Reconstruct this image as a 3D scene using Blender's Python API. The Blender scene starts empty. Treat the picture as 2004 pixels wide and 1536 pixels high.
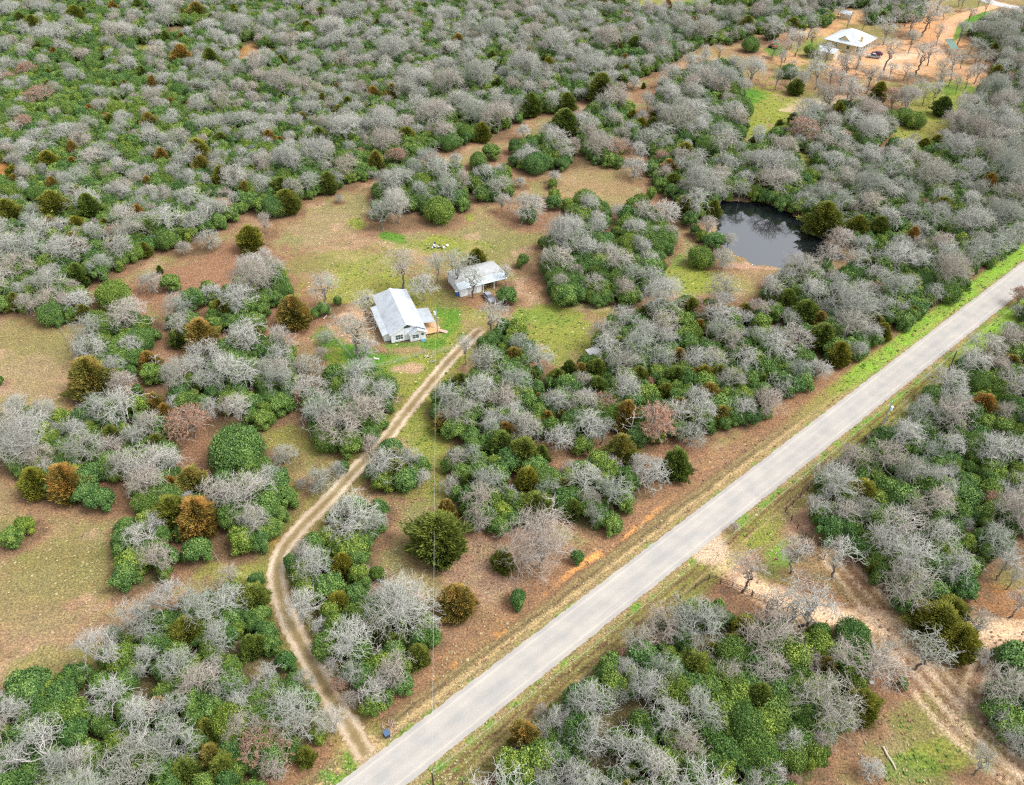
import bpy, math, random
import numpy as np
from mathutils import Vector, Matrix
PI = math.pi
SC = bpy.context.scene
COL = SC.collection

# ------------------------------------------------------------------ camera, sky, sun, exposure
CAM_H = 120.0; FPX = 1640.0; PITCH = math.radians(39.75)
sP, cP = math.sin(PITCH), math.cos(PITCH)
cam_d = bpy.data.cameras.new('camera'); cam = bpy.data.objects.new('camera', cam_d); COL.objects.link(cam)
cam.location = (0, 0, CAM_H); cam.rotation_euler = (PI/2 - PITCH, 0, 0)
cam_d.sensor_width = 36; cam_d.lens = FPX/2004*36; cam_d.clip_start = 1; cam_d.clip_end = 9000
SC.camera = cam
SUN_EL, SUN_AZ = math.radians(54), math.radians(98)      # azimuth measured clockwise from +Y (from the right)
w = bpy.data.worlds.new('World'); SC.world = w; w.use_nodes = True
nt = w.node_tree; bg = nt.nodes['Background']
sky = nt.nodes.new('ShaderNodeTexSky'); sky.sky_type = 'NISHITA'; sky.sun_disc = False
sky.sun_elevation = SUN_EL; sky.sun_rotation = SUN_AZ; sky.dust_density = 3.0; sky.air_density = 1.0
hsv = nt.nodes.new('ShaderNodeHueSaturation'); hsv.inputs['Saturation'].default_value = 0.22; hsv.inputs['Value'].default_value = 1.15
nt.links.new(sky.outputs[0], hsv.inputs['Color']); nt.links.new(hsv.outputs[0], bg.inputs[0])
bg.inputs[1].default_value = 0.15
sd = bpy.data.lights.new('sun', 'SUN'); so = bpy.data.objects.new('sun', sd); COL.objects.link(so)
sd.energy = 1.15; sd.angle = math.radians(24); sd.color = (1.0, 0.975, 0.94)
sun_dir = Vector((math.sin(SUN_AZ)*math.cos(SUN_EL), math.cos(SUN_AZ)*math.cos(SUN_EL), math.sin(SUN_EL)))
so.rotation_euler = sun_dir.to_track_quat('Z', 'Y').to_euler(); so.location = (0, 100, 300)
vs = SC.view_settings; vs.view_transform = 'Standard'; vs.look = 'None'; vs.gamma = 1.0; vs.exposure = 0.90
SC.cycles.use_denoising = False; SC.cycles.pixel_filter_type = 'BLACKMAN_HARRIS'; SC.cycles.filter_width = 1.25
SC.cycles.max_bounces = 5; SC.cycles.diffuse_bounces = 3; SC.cycles.glossy_bounces = 3; SC.cycles.transparent_max_bounces = 8

# ------------------------------------------------------------------ helpers
def G(x, y, z=0.0):                                     # photo pixel -> point at height z
    h = (x-1002)/FPX; v = (y-768)/FPX; t = (CAM_H-z)/(sP+v*cP)
    return Vector((h*t, (cP-v*sP)*t, z))
def px_of(X, Y, Z=0.0):                                 # arrays ok
    dz = Z-CAM_H
    depth = Y*cP - dz*sP; up = Y*sP + dz*cP
    return 1002+FPX*X/depth, 768-FPX*up/depth, depth
def mat(name, base, rough=0.8, spec=0.2, metal=0.0):
    m = bpy.data.materials.new(name); m.use_nodes = True
    b = m.node_tree.nodes['Principled BSDF']
    b.inputs['Base Color'].default_value = (*base, 1); b.inputs['Roughness'].default_value = rough
    b.inputs['Specular IOR Level'].default_value = spec; b.inputs['Metallic'].default_value = metal
    return m
class NT:                                               # terse node building
    def __init__(s, m): s.m = m; s.t = m.node_tree; s.b = s.t.nodes['Principled BSDF']
    def n(s, ty, **kw):
        nd = s.t.nodes.new(ty)
        for k, v in kw.items():
            if k in nd.inputs.keys(): nd.inputs[k].default_value = v
            else: setattr(nd, k, v)
        return nd
    def l(s, a, b): s.t.links.new(a, b)
    def noise(s, scale, detail=4, rough=0.6, vec=None, dist=0.0):
        nd = s.n('ShaderNodeTexNoise'); nd.inputs['Scale'].default_value = scale; nd.inputs['Detail'].default_value = detail
        nd.inputs['Roughness'].default_value = rough; nd.inputs['Distortion'].default_value = dist
        if vec is not None: s.l(vec, nd.inputs['Vector'])
        return nd
    def ramp(s, fac, stops, interp='LINEAR'):
        r = s.n('ShaderNodeValToRGB'); e = r.color_ramp.elements; r.color_ramp.interpolation = interp
        while len(e) > 1: e.remove(e[-1])
        e[0].position, e[0].color = stops[0][0], (*stops[0][1], 1)
        for p, c in stops[1:]:
            x = e.new(p); x.color = (*c, 1)
        s.l(fac, r.inputs[0]); return r
    def mix(s, a, b, fac, mode='MIX'):
        mx = s.n('ShaderNodeMix', data_type='RGBA', blend_type=mode)
        for v, k in ((fac, 0), (a, 6), (b, 7)):
            if hasattr(v, 'is_output'): s.l(v, mx.inputs[k])
            elif k == 0: mx.inputs[0].default_value = v
            else: mx.inputs[k].default_value = (*v, 1)
        return mx.outputs[2]
    def bump(s, h, strength=0.5, dist=0.1):
        b = s.n('ShaderNodeBump'); b.inputs['Strength'].default_value = strength; b.inputs['Distance'].default_value = dist
        s.l(h, b.inputs['Height']); s.l(b.outputs[0], s.b.inputs['Normal'])
def weathered(name, base, dirt, scale=1.5, rough=0.7, amount=0.5, spec=0.2, metal=0.0, stretch=None):
    m = mat(name, base, rough, spec, metal); k = NT(m)
    tc = k.n('ShaderNodeTexCoord'); v = tc.outputs['Object']
    if stretch:
        mp = k.n('ShaderNodeMapping'); mp.inputs['Scale'].default_value = stretch; k.l(v, mp.inputs[0]); v = mp.outputs[0]
    nz = k.noise(scale, 6, 0.65, v)
    r = k.ramp(nz.outputs[0], [(0.40, (0, 0, 0)), (0.70, (amount,)*3)])
    k.l(k.mix(base, dirt, r.outputs[0]), k.b.inputs['Base Color'])
    return m
class MB:                                               # collects shapes, builds ONE mesh object
    def __init__(s): s.v = []; s.f = []; s.mi = []
    def add(s, verts, faces, mi=0):
        o = len(s.v); s.v += [tuple(p) for p in verts]; s.f += [tuple(i+o for i in f) for f in faces]; s.mi += [mi]*len(faces)
    def box(s, x0, x1, y0, y1, z0, z1, mi=0):
        s.add([(x0,y0,z0),(x1,y0,z0),(x1,y1,z0),(x0,y1,z0),(x0,y0,z1),(x1,y0,z1),(x1,y1,z1),(x0,y1,z1)],
              [(0,3,2,1),(4,5,6,7),(0,1,5,4),(1,2,6,5),(2,3,7,6),(3,0,4,7)], mi)
    def slab(s, pts, th, mi=0):                         # polygon with thickness downwards
        n = len(pts); P = [Vector(p) for p in pts]
        s.add([*P, *[p-Vector((0,0,th)) for p in P]], [tuple(range(n)), tuple(range(2*n-1, n-1, -1))]+[(i, i+n, (i+1)%n+n, (i+1)%n) for i in range(n)], mi)
    def prism(s, pts, y0, y1, mi=0):                    # xz outline extruded along y
        n = len(pts)
        s.add([(x,y0,z) for x,z in pts]+[(x,y1,z) for x,z in pts], [tuple(range(n)), tuple(range(2*n-1, n-1, -1))]+[(i, i+n, (i+1)%n+n, (i+1)%n) for i in range(n)], mi)
    def tube(s, pts, rad, n=6, mi=0, cap=True):
        P = [Vector(p) for p in pts]; R = rad if isinstance(rad, (list, tuple)) else [rad]*len(P)
        vs_, fs = [], []
        for i, p in enumerate(P):
            d = (P[min(i+1, len(P)-1)]-P[max(i-1, 0)])
            if d.length < 1e-9: d = Vector((0,0,1))
            d.normalize(); a = d.orthogonal().normalized() if abs(d.z) > .9 else d.cross(Vector((0,0,1))).normalized(); b = d.cross(a)
            for k in range(n):
                t = 2*PI*k/n; vs_.append(p+(a*math.cos(t)+b*math.sin(t))*R[i])
        for i in range(len(P)-1):
            for k in range(n): fs.append((i*n+k, i*n+(k+1)%n, (i+1)*n+(k+1)%n, (i+1)*n+k))
        if cap: fs += [tuple(range(n-1, -1, -1)), tuple((len(P)-1)*n+k for k in range(n))]
        s.add(vs_, fs, mi)
    def build(s, name, m, parent=None, smooth=False):
        me = bpy.data.meshes.new(name); me.from_pydata(s.v, [], s.f)
        for x in (m if isinstance(m, (list, tuple)) else [m]): me.materials.append(x)
        if isinstance(m, (list, tuple)): me.polygons.foreach_set('material_index', s.mi)
        if smooth: me.polygons.foreach_set('use_smooth', [True]*len(me.polygons))
        me.update(); o = bpy.data.objects.new(name, me); COL.objects.link(o)
        if parent: o.parent = parent
        return o
def tag(o, label=None, cat=None, group=None, kind=None):
    if label: o['label'] = label
    if cat: o['category'] = cat
    if group: o['group'] = group
    if kind: o['kind'] = kind
    return o
def empty(name, loc, rz=0, label=None, cat=None, group=None):
    o = bpy.data.objects.new(name, None); COL.objects.link(o); o.location = loc; o.rotation_euler = (0,0,rz); o.empty_display_size = .5
    return tag(o, label, cat, group)
def fast_mesh(name, V, Fq, mats, attrs=None, smooth=False):   # V (n,3), Fq (m,k) equal-sided faces
    V = np.asarray(V, np.float32); Fq = np.asarray(Fq, np.int32); me = bpy.data.meshes.new(name)
    me.vertices.add(len(V)); me.vertices.foreach_set('co', V.ravel())
    k = Fq.shape[1]; me.loops.add(Fq.size); me.loops.foreach_set('vertex_index', Fq.ravel())
    me.polygons.add(len(Fq)); me.polygons.foreach_set('loop_start', np.arange(0, Fq.size, k, dtype=np.int32))
    me.polygons.foreach_set('use_smooth', np.full(len(Fq), smooth)); me.update(calc_edges=True)
    for x in mats: me.materials.append(x)
    for nm, (ty, arr) in (attrs or {}).items():
        a = me.attributes.new(nm, ty, 'POINT'); a.data.foreach_set('color' if ty == 'FLOAT_COLOR' else ('vector' if ty == 'FLOAT_VECTOR' else 'value'), np.asarray(arr, np.float32 if ty != 'INT' else np.int32).ravel())
    me.validate(); return me

# ------------------------------------------------------------------ the road and other lines, in ground metres
ROAD_A = np.array([-20.15, 56.4]); ROAD_B = np.array([137.95, 193.85])
RD = (ROAD_B-ROAD_A)/np.linalg.norm(ROAD_B-ROAD_A); RN = np.array([-RD[1], RD[0]])   # RN points to the photo's left side of the road
ROAD_W = 3.3
def road_st(X, Y):
    return (X-ROAD_A[0])*RD[0]+(Y-ROAD_A[1])*RD[1], (X-ROAD_A[0])*RN[0]+(Y-ROAD_A[1])*RN[1]
DRIVE = [(728,1502),(716,1478),(695,1440),(668,1398),(640,1352),(615,1308),(590,1262),(566,1215),(548,1165),(541,1118),(553,1078),(580,1042),(612,1008),(648,972),(690,925),(725,890),(760,852),(800,800),(840,752),(880,704),(915,668),(940,645)]
LANE = [(1960,8),(1935,14),(1900,25),(1872,38),(1855,58),(1850,78),(1830,100),(1800,118),(1760,122)]
TRACK = [(1375,1080),(1410,1100),(1450,1130),(1500,1163),(1570,1188),(1650,1210),(1760,1225),(1880,1232),(2010,1240),(2120,1246)]
def smooth_line(P, step=0.5, z=0):
    P = [G(*p) for p in P]; out = []
    for i in range(len(P)-1):
        a, b, c, d = P[max(i-1,0)], P[i], P[i+1], P[min(i+2, len(P)-1)]
        n = max(2, int((c-b).length/step))
        for k in range(n):
            t = k/n; out.append(0.5*((2*b)+(c-a)*t+(2*a-5*b+4*c-d)*t*t+(3*b-a-3*c+d)*t**3))
    out.append(P[-1]); return np.array([(p.x, p.y) for p in out])
def dist_line(X, Y, L, cut=12):
    d = np.full(X.shape, 1e3, np.float32); x0, x1, y0, y1 = L[:,0].min()-cut, L[:,0].max()+cut, L[:,1].min()-cut, L[:,1].max()+cut
    m = (X > x0)&(X < x1)&(Y > y0)&(Y < y1); xs, ys = X[m], Y[m]; dd = np.full(xs.shape, 1e3)
    for p in L[::2]: dd = np.minimum(dd, (xs-p[0])**2+(ys-p[1])**2)
    d[m] = np.sqrt(dd) if len(xs) else dd; return d
drive_l, lane_l, track_l = smooth_line(DRIVE), smooth_line(LANE, 1), smooth_line(TRACK)
POND = [(1412,400),(1440,394),(1490,398),(1540,415),(1585,440),(1620,470),(1642,492),(1625,506),(1580,514),(1530,517),(1480,510),(1440,492),(1415,465),(1405,430)]

# ------------------------------------------------------------------ trees seen in the photograph: kind, crown centre and crown width, by tile of the photo (quarter pixels)
TILES = {
(0,0): "O 1420 440 150;O 1540 90 120;C 1650 480 180;C 1430 120 90;C 1660 160 90;C 1570 220 110;R 200 560 130;R 310 750 160;R 200 970 140;O 1200 660 110;O 1345 810 70;O 1170 960 130;C 1540 1190 190;O 1580 1300 140;O 1270 1240 140;C 1730 1390 170;O 1920 1500 140;O 570 1180 130;C 380 1270 160;C 260 200 140;C 590 120 130;C 980 1310 70;O 1520 690 80;O 1790 590 70;O 1990 770 70;O 1980 910 70;C 1840 1050 90;C 1730 1100 110;O 120 1430 110;O 1160 1440 100;T 590 240 180;T 940 240 190;B 1850 200 200;B 1300 120 180;Y 800 1370 160;Y 560 870 180;Y 1000 1110 130",
(1,0): "O 1070 740 140;O 920 750 120;C 830 700 110;O 200 960 90;O 360 940 100;O 100 1090 120;O 190 1120 80;O 240 1070 60;C 500 1090 170;O 940 1270 150;R 1100 1230 130;R 820 1210 90;R 1570 1010 80;Y 1660 1050 140;C 1770 1030 130;Y 1500 1120 150;Y 1370 1140 130;Y 1260 1190 110;C 1180 1080 150;C 720 820 110;C 830 850 100;C 650 880 100;Y 840 1330 130;Y 700 1380 110;C 560 1430 150;Y 450 1470 130;C 200 1480 170;C 520 860 70;C 1850 450 90;C 465 40 60;C 110 30 60;C 360 80 50;C 1030 95 70;R 310 300 60;R 510 350 60;R 800 320 60;B 1240 1310 180;B 1000 1390 140;Y 1740 1260 170;Y 1840 1190 140;B 1560 1280 170;Y 1120 1410 160;Y 1300 1440 200;Y 1480 1500 200;Y 1430 1300 150;Y 1860 1400 190;Y 1700 1420 180;Y 1930 1480 110;B 1270 630 220;B 1500 650 270;B 1740 590 270;B 980 960 260;B 1400 880 260;B 1700 880 220;B 1890 900 250;B 700 1000 240;B 480 1180 260;B 250 1250 260;B 1000 1110 240;B 190 640 240;B 600 210 200;B 1080 380 240;B 1850 230 220",
(2,0): "C 700 690 210;C 430 810 150;C 150 820 160;Y 300 830 130;C 415 960 195;Y 80 1200 150;Y 190 1280 215;Y 240 1180 100;Y 365 1240 110;B 440 1210 140;b 85 1040 140;b 275 1040 160;B 480 1130 130;B 620 980 150;B 680 1140 240;R 690 1190 90;Y 765 1250 130;B 760 900 130;Y 830 950 130;B 860 1050 130;Y 830 1090 80;B 1010 920 120;C 1100 970 90;C 1010 980 100;B 1220 920 160;b 960 1320 180;B 1060 1090 180;B 1000 1180 160;C 1370 960 120;Y 1270 1000 110;Y 1590 900 150;B 1730 860 170;C 1810 950 70;B 1430 870 190;B 1640 1030 180;Y 1420 1080 130;Y 1590 1150 170;C 1500 1220 50;B 1060 790 150;Y 900 850 120;B 1240 580 180;B 1440 580 170;B 1670 610 200;B 1880 540 220;Y 1590 770 110;B 1400 670 190;B 1240 720 160;Y 1190 650 90;b 950 650 110;C 1030 670 30;b 845 690 100;C 890 560 90;Y 1160 1210 110;B 1200 1130 150;C 1350 1200 150;Y 1110 1330 110;B 1190 1350 140;B 1330 1300 160;C 1260 1430 130;Y 1180 1450 130;B 1480 1430 300;b 1680 1290 200;B 1880 1250 190;b 1830 1410 150;C 1960 1420 140;C 1890 1110 70;Y 1960 1110 100;b 330 1390 110;Y 320 1440 80;b 60 1430 90;Y 330 1530 120;Y 1090 1510 90;T 1510 400 120;T 1620 400 110;C 1840 200 130;B 1700 120 180;B 1500 230 180;Y 1870 350 140;B 350 330 260;B 600 520 240;B 90 500 260;B 1150 280 220;B 750 300 220;C 740 210 90;C 960 360 130;C 250 480 90",
(3,0): "T 960 380 220;T 1210 420 210;T 1250 110 220;T 940 200 180;T 1350 240 120;T 600 480 190;T 400 560 160;T 810 580 180;T 650 720 230;T 150 360 140;T 240 300 160;T 460 400 150;T 340 180 140;T 1130 170 130;T 1130 300 120;T 1520 230 130;T 1290 380 150;T 1480 450 150;T 1390 520 120;T 1660 460 150;T 1730 440 120;T 1580 580 110;T 1500 640 80;b 1550 740 50;T 1240 720 100;T 1720 30 80;T 1530 10 70;T 1660 5 60;B 1100 760 210;R 990 770 150;R 810 860 110;C 870 720 140;Y 950 920 140;Y 1060 910 150;Y 1160 940 150;C 1370 830 130;T 1320 700 120;C 220 680 100;B 270 620 150;Y 160 560 130;T 80 590 110;C 1220 1150 120;C 1320 1110 90;B 1140 1100 110;Y 990 1130 120;C 1870 310 100;R 260 1020 200;C 1790 570 100;Y 340 400 110;B 820 1020 240;B 660 930 200;Y 520 1030 120;Y 400 960 110;C 550 880 140;C 90 990 90;C 200 930 80;B 500 940 130;Y 480 1130 130;B 380 1180 150;Y 560 1270 200;B 600 1170 150;B 950 1210 160;B 800 1180 140;Y 800 1310 100;C 1080 1310 90;B 130 1150 210;B 150 1300 220;B 560 1400 240;B 800 1450 270;B 1300 1370 270;Y 150 1430 150;B 1650 1000 230;B 1480 1150 240;Y 1640 930 170;B 1850 800 230;B 1900 1000 240;B 1760 1200 250;B 60 230 160;C 30 250 100;C 480 30 80",
(0,1): "C 420 80 230;C 700 100 230;O 400 230 130;O 1090 150 150;C 600 230 130;O 590 370 160;R 880 300 130;C 890 400 130;C 60 120 180;R 1730 90 130;C 1950 330 185;b 1630 350 180;b 1440 410 120;C 1250 575 50;b 1180 680 190;Y 1330 680 160;Y 890 765 260;Y 400 920 220;b 600 840 240;B 380 680 270;B 1000 940 320;B 700 1050 270;Y 1080 1130 240;Y 980 1280 200;B 690 1190 230;B 880 1330 200;O 700 1410 300;B 1400 860 250;B 1410 1010 200;C 1390 1110 130;O 1580 1100 275;O 1160 1290 140;Y 1190 1390 200;b 1340 1390 180;B 1860 820 300;C 1720 880 130;B 1940 1100 310;Y 1850 1300 200;B 1620 1440 230;Y 1940 1340 180;B 950 1470 230;Y 1070 1520 80;Y 5 1440 50;Y 1300 340 200;Y 1050 430 180;Y 950 520 140;Y 610 600 150;B 780 540 190;Y 60 720 170;C 120 820 120;B 200 840 160;Y 1500 300 130;O 640 410 120;Y 1880 680 130;Y 1960 640 100;b 1950 530 180;B 1300 180 260;B 1000 270 240;B 230 400 260;B 130 560 260;B 740 290 200",
(1,1): "B 110 580 250;Y 150 660 160;Y 80 780 140;b 60 470 130;O 290 900 230;T 500 700 250;Y 520 890 110;Y 450 920 100;Y 640 820 70;T 1130 530 260;T 1400 520 180;T 1560 540 250;B 1310 700 210;T 1690 620 230;C 1730 480 130;Y 1740 510 80;Y 1965 780 165;T 1950 590 110;T 790 1060 330;T 850 830 180;b 860 1190 170;b 540 1110 110;b 510 1230 100;b 400 1350 230;Y 260 1230 130;Y 100 1200 170;B 60 1360 220;B 180 1370 200;B 780 1400 270;Y 950 1460 180;Y 140 80 200;C 240 40 170;Y 30 80 140;B 60 200 150;b 650 20 60;B 980 130 230;B 1100 60 270;Y 1200 60 150;Y 1430 110 260;Y 1300 30 180;Y 1550 30 150;B 1930 40 140;T 1850 930 250;T 1640 1180 160;Y 1850 1130 150;B 1800 1300 300;C 1600 1460 150",
(2,1): "b 130 100 260;Y 130 150 140;Y 330 50 130;Y 540 150 160;B 590 60 190;B 660 180 150;Y 740 150 100;b 850 130 150;Y 960 80 160;O 970 120 90;b 1200 150 240;Y 250 360 100;Y 90 510 120;B 430 300 340;B 350 500 270;B 570 400 190;Y 700 380 170;B 730 420 160;Y 500 680 190;Y 640 560 170;Y 820 460 140;B 380 680 140;B 640 680 190;Y 880 570 160;Y 1090 560 180;B 950 630 200;Y 920 380 200;Y 1060 330 180;Y 1180 330 200;B 960 260 190;C 1340 80 150;Y 1400 180 150;B 1450 50 240;C 1580 100 130;Y 1430 270 100;B 1540 230 150;Y 1480 310 90;Y 1580 350 155;b 1700 350 120;b 1650 500 190;Y 1480 480 205;B 1180 780 350;C 1050 920 130;C 1390 880 170;Y 1350 980 170;O 1470 1020 90;B 1670 730 280;B 1640 840 210;Y 1700 920 130;C 1820 900 110;B 1930 880 180;B 870 950 230;Y 800 1080 140;B 1040 1080 260;B 1200 1120 210;Y 920 1220 180;Y 1000 1300 180;B 750 1200 250;Y 1340 1100 180;B 1180 1260 210;B 1640 1050 240;B 1730 1130 210;B 1450 1280 240;B 1580 1280 210;C 1500 1400 150;O 1400 1410 110;C 1280 1420 170;C 1620 1400 150;B 1840 1290 230;C 660 1360 170;O 540 1370 120;C 450 1340 110;C 350 1420 130;B 200 1270 260;C 150 1420 120;B 60 1150 180;C 1830 1230 120;C 1960 1450 90;B 1900 1100 200",
(3,1): "C 445 170 240;C 700 240 160;C 870 250 175;Y 310 60 150;Y 100 60 110;b 560 360 220;B 740 390 190;B 560 60 250;B 250 570 270;B 700 500 210;T 1030 490 280;B 130 640 210;B 860 620 210;B 350 750 240;B 560 740 180;B 990 720 270;C 150 820 180;C 300 920 200;Y 720 830 110;B 900 860 210;O 400 980 140;C 430 1100 200;B 640 1020 310;Y 620 1180 190;C 840 1000 150;C 900 1060 130;Y 700 1230 120;B 1440 580 310;Y 1400 740 220;Y 1500 690 150;C 560 1230 180;B 180 970 170;B 200 1100 230;B 80 1200 260;Y 150 1380 180;b 400 1370 190;R 1980 780 130;b 1950 900 110;b 1230 830 90;B 1780 400 280;B 1350 380 220;B 1600 200 280;B 1300 150 260;Y 1090 280 160;Y 1240 400 110;B 1850 150 280;B 800 60 260;B 950 180 220",
(0,2): "B 150 120 240;B 340 150 240;B 200 350 420;B 60 430 260;Y 650 200 200;Y 750 100 150;B 950 120 360;B 1180 260 280;O 1200 70 120;O 1290 150 120;B 570 300 210;B 640 430 280;b 880 430 210;Y 850 560 200;Y 720 630 190;B 1060 350 230;C 270 700 240;O 510 690 275;Y 360 500 160;B 280 500 230;b 650 800 120;Y 780 840 200;Y 1840 440 430;R 1490 240 280;Y 1450 80 180;B 1650 130 180;B 1860 130 240;Y 2000 100 180;B 1180 560 340;B 1130 720 310;B 1340 560 240;O 1500 690 210;O 1340 720 130;C 1330 930 250;O 1540 960 290;Y 1540 1240 235;Y 1410 1100 120;Y 190 1050 170;Y 90 1130 170;B 1200 1030 190;B 1080 1150 270;B 1220 1300 270;Y 1300 1400 130;Y 980 1440 220;b 950 1380 90;B 1800 1450 200;B 1930 780 350;Y 1790 880 260;B 1960 1020 260;Y 1900 1150 260",
(1,2): "Y 190 90 200;Y 50 210 170;B 530 150 340;B 850 150 340;B 640 250 310;Y 560 350 250;Y 730 400 230;Y 900 330 150;b 890 400 160;b 220 500 180;b 640 610 130;Y 690 580 90;b 500 700 210;b 350 720 80;Y 230 830 180;Y 150 780 200;Y 190 960 150;B 1000 560 290;C 1080 520 180;C 1090 620 190;Y 1170 680 210;Y 1000 690 200;B 1200 520 190;Y 1250 630 130;B 740 960 370;B 930 1030 210;Y 960 920 180;C 660 1120 150;Y 850 1180 150;B 450 1360 290;Y 450 1200 220;C 680 1340 190;C 1420 1120 390;O 1500 920 170;Y 950 1420 120;Y 850 1500 130;b 830 1420 120;C 1930 1310 170;Y 1440 150 160;B 1600 150 270;Y 1550 290 200;Y 1850 200 180;C 1920 400 200;Y 1500 570 120;B 1570 520 170;Y 1620 640 180;B 1700 500 180;B 1820 700 260;B 1760 850 290;b 1750 1010 230;Y 1930 950 180;O 1950 300 130",
(2,2): "B 350 80 210;O 205 60 100;Y 30 90 120;Y 320 130 150;B 540 100 240;R 740 110 180;B 90 280 260;O 280 210 120;O 390 190 90;b 380 370 220;C 90 470 230;C 230 480 140;B 600 260 260;B 700 300 210;Y 560 420 170;O 900 180 240;Y 970 360 160;R 1150 250 300;O 1310 110 130;B 1480 150 260;O 1640 180 140;C 1560 240 100;Y 1730 180 150;b 1400 340 210;O 850 440 230;C 1290 550 230;b 770 560 170;B 1000 560 170;b 1080 650 260;C 130 700 240;C 400 740 130;Y 310 790 120;B 570 680 290;B 620 850 190;Y 920 700 180;B 800 800 300;C 480 910 150;C 170 890 220;B 230 1170 520;Y 510 1290 110;B 640 970 160;C 1960 50 140;Y 1990 150 100;T 1850 1390 300;b 1740 1060 80",
(3,2): "O 1690 110 180;C 730 790 210;Y 720 650 180;b 540 700 230;B 370 900 230;C 850 1390 110;R 300 1220 110;T 230 1260 240;T 560 1280 300;T 1870 1330 190;T 1930 1430 120;B 600 950 230;B 1200 170 260;Y 1150 250 140;B 1420 420 260",
(0,3): "B 1080 200 330;B 870 370 200;C 1450 330 230;C 1070 440 130;Y 1600 200 150;B 1800 80 260;B 1720 390 290;Y 1800 620 200;Y 900 590 120;B 1130 570 260;B 880 850 330;Y 500 850 300;Y 620 1000 300;Y 330 1350 200;O 1250 930 190;O 1130 1010 110;C 1620 1100 200;O 1650 1300 200;C 1750 1400 230;C 1450 1420 230;B 1330 1200 360;B 1550 750 350;B 130 950 260;T 350 1150 300;C 1960 440 180;B 1900 1100 310;B 1000 1430 420;B 640 1380 300",
(1,3): "Y 780 60 200;C 640 110 170;B 370 150 310;B 1100 150 490;C 950 300 200;C 1230 200 180;Y 1380 390 160;C 1270 510 180;B 740 420 370;Y 660 250 120;C 1100 420 150;b 510 300 150;B 1100 650 300;b 950 790 280;Y 920 940 200;b 740 870 130;R 660 760 100;Y 720 640 120;B 590 620 140;O 1570 90 260;C 30 430 140;B 100 700 230;Y 230 580 200;B 380 720 180;Y 280 830 220;Y 430 880 180;B 300 1000 420;B 590 1040 240;R 80 1230 270;B 150 1400 240;C 390 1310 150;Y 480 1150 140",
(2,3): "Y 50 80 150;B 1180 270 270;B 990 410 260;R 900 540 130;B 1430 250 360;C 1830 310 200;O 1720 420 130;C 1590 490 160;C 1430 620 270;B 1200 640 280;b 740 680 160;B 620 880 360;B 1700 640 210;B 1500 950 340;b 230 960 110;b 230 1150 200;B 370 1050 220;R 30 1440 110",
(3,3): "C 1330 260 320;C 1500 400 290;C 1430 180 240;T 1250 450 350;T 920 470 160;T 1650 270 210;T 1700 540 120;T 1970 90 200;C 740 900 260;b 620 1040 130;Y 570 1090 110;B 170 1210 250;B 420 1220 210;b 800 1410 180;T 1700 1330 220;Y 1850 850 260;b 1850 1060 240;B 1950 1200 210;Y 1950 700 180;Y 1740 900 120;Y 1050 740 90;T 350 120 420;T 215 160 260;T 60 130 280",
}
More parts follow.
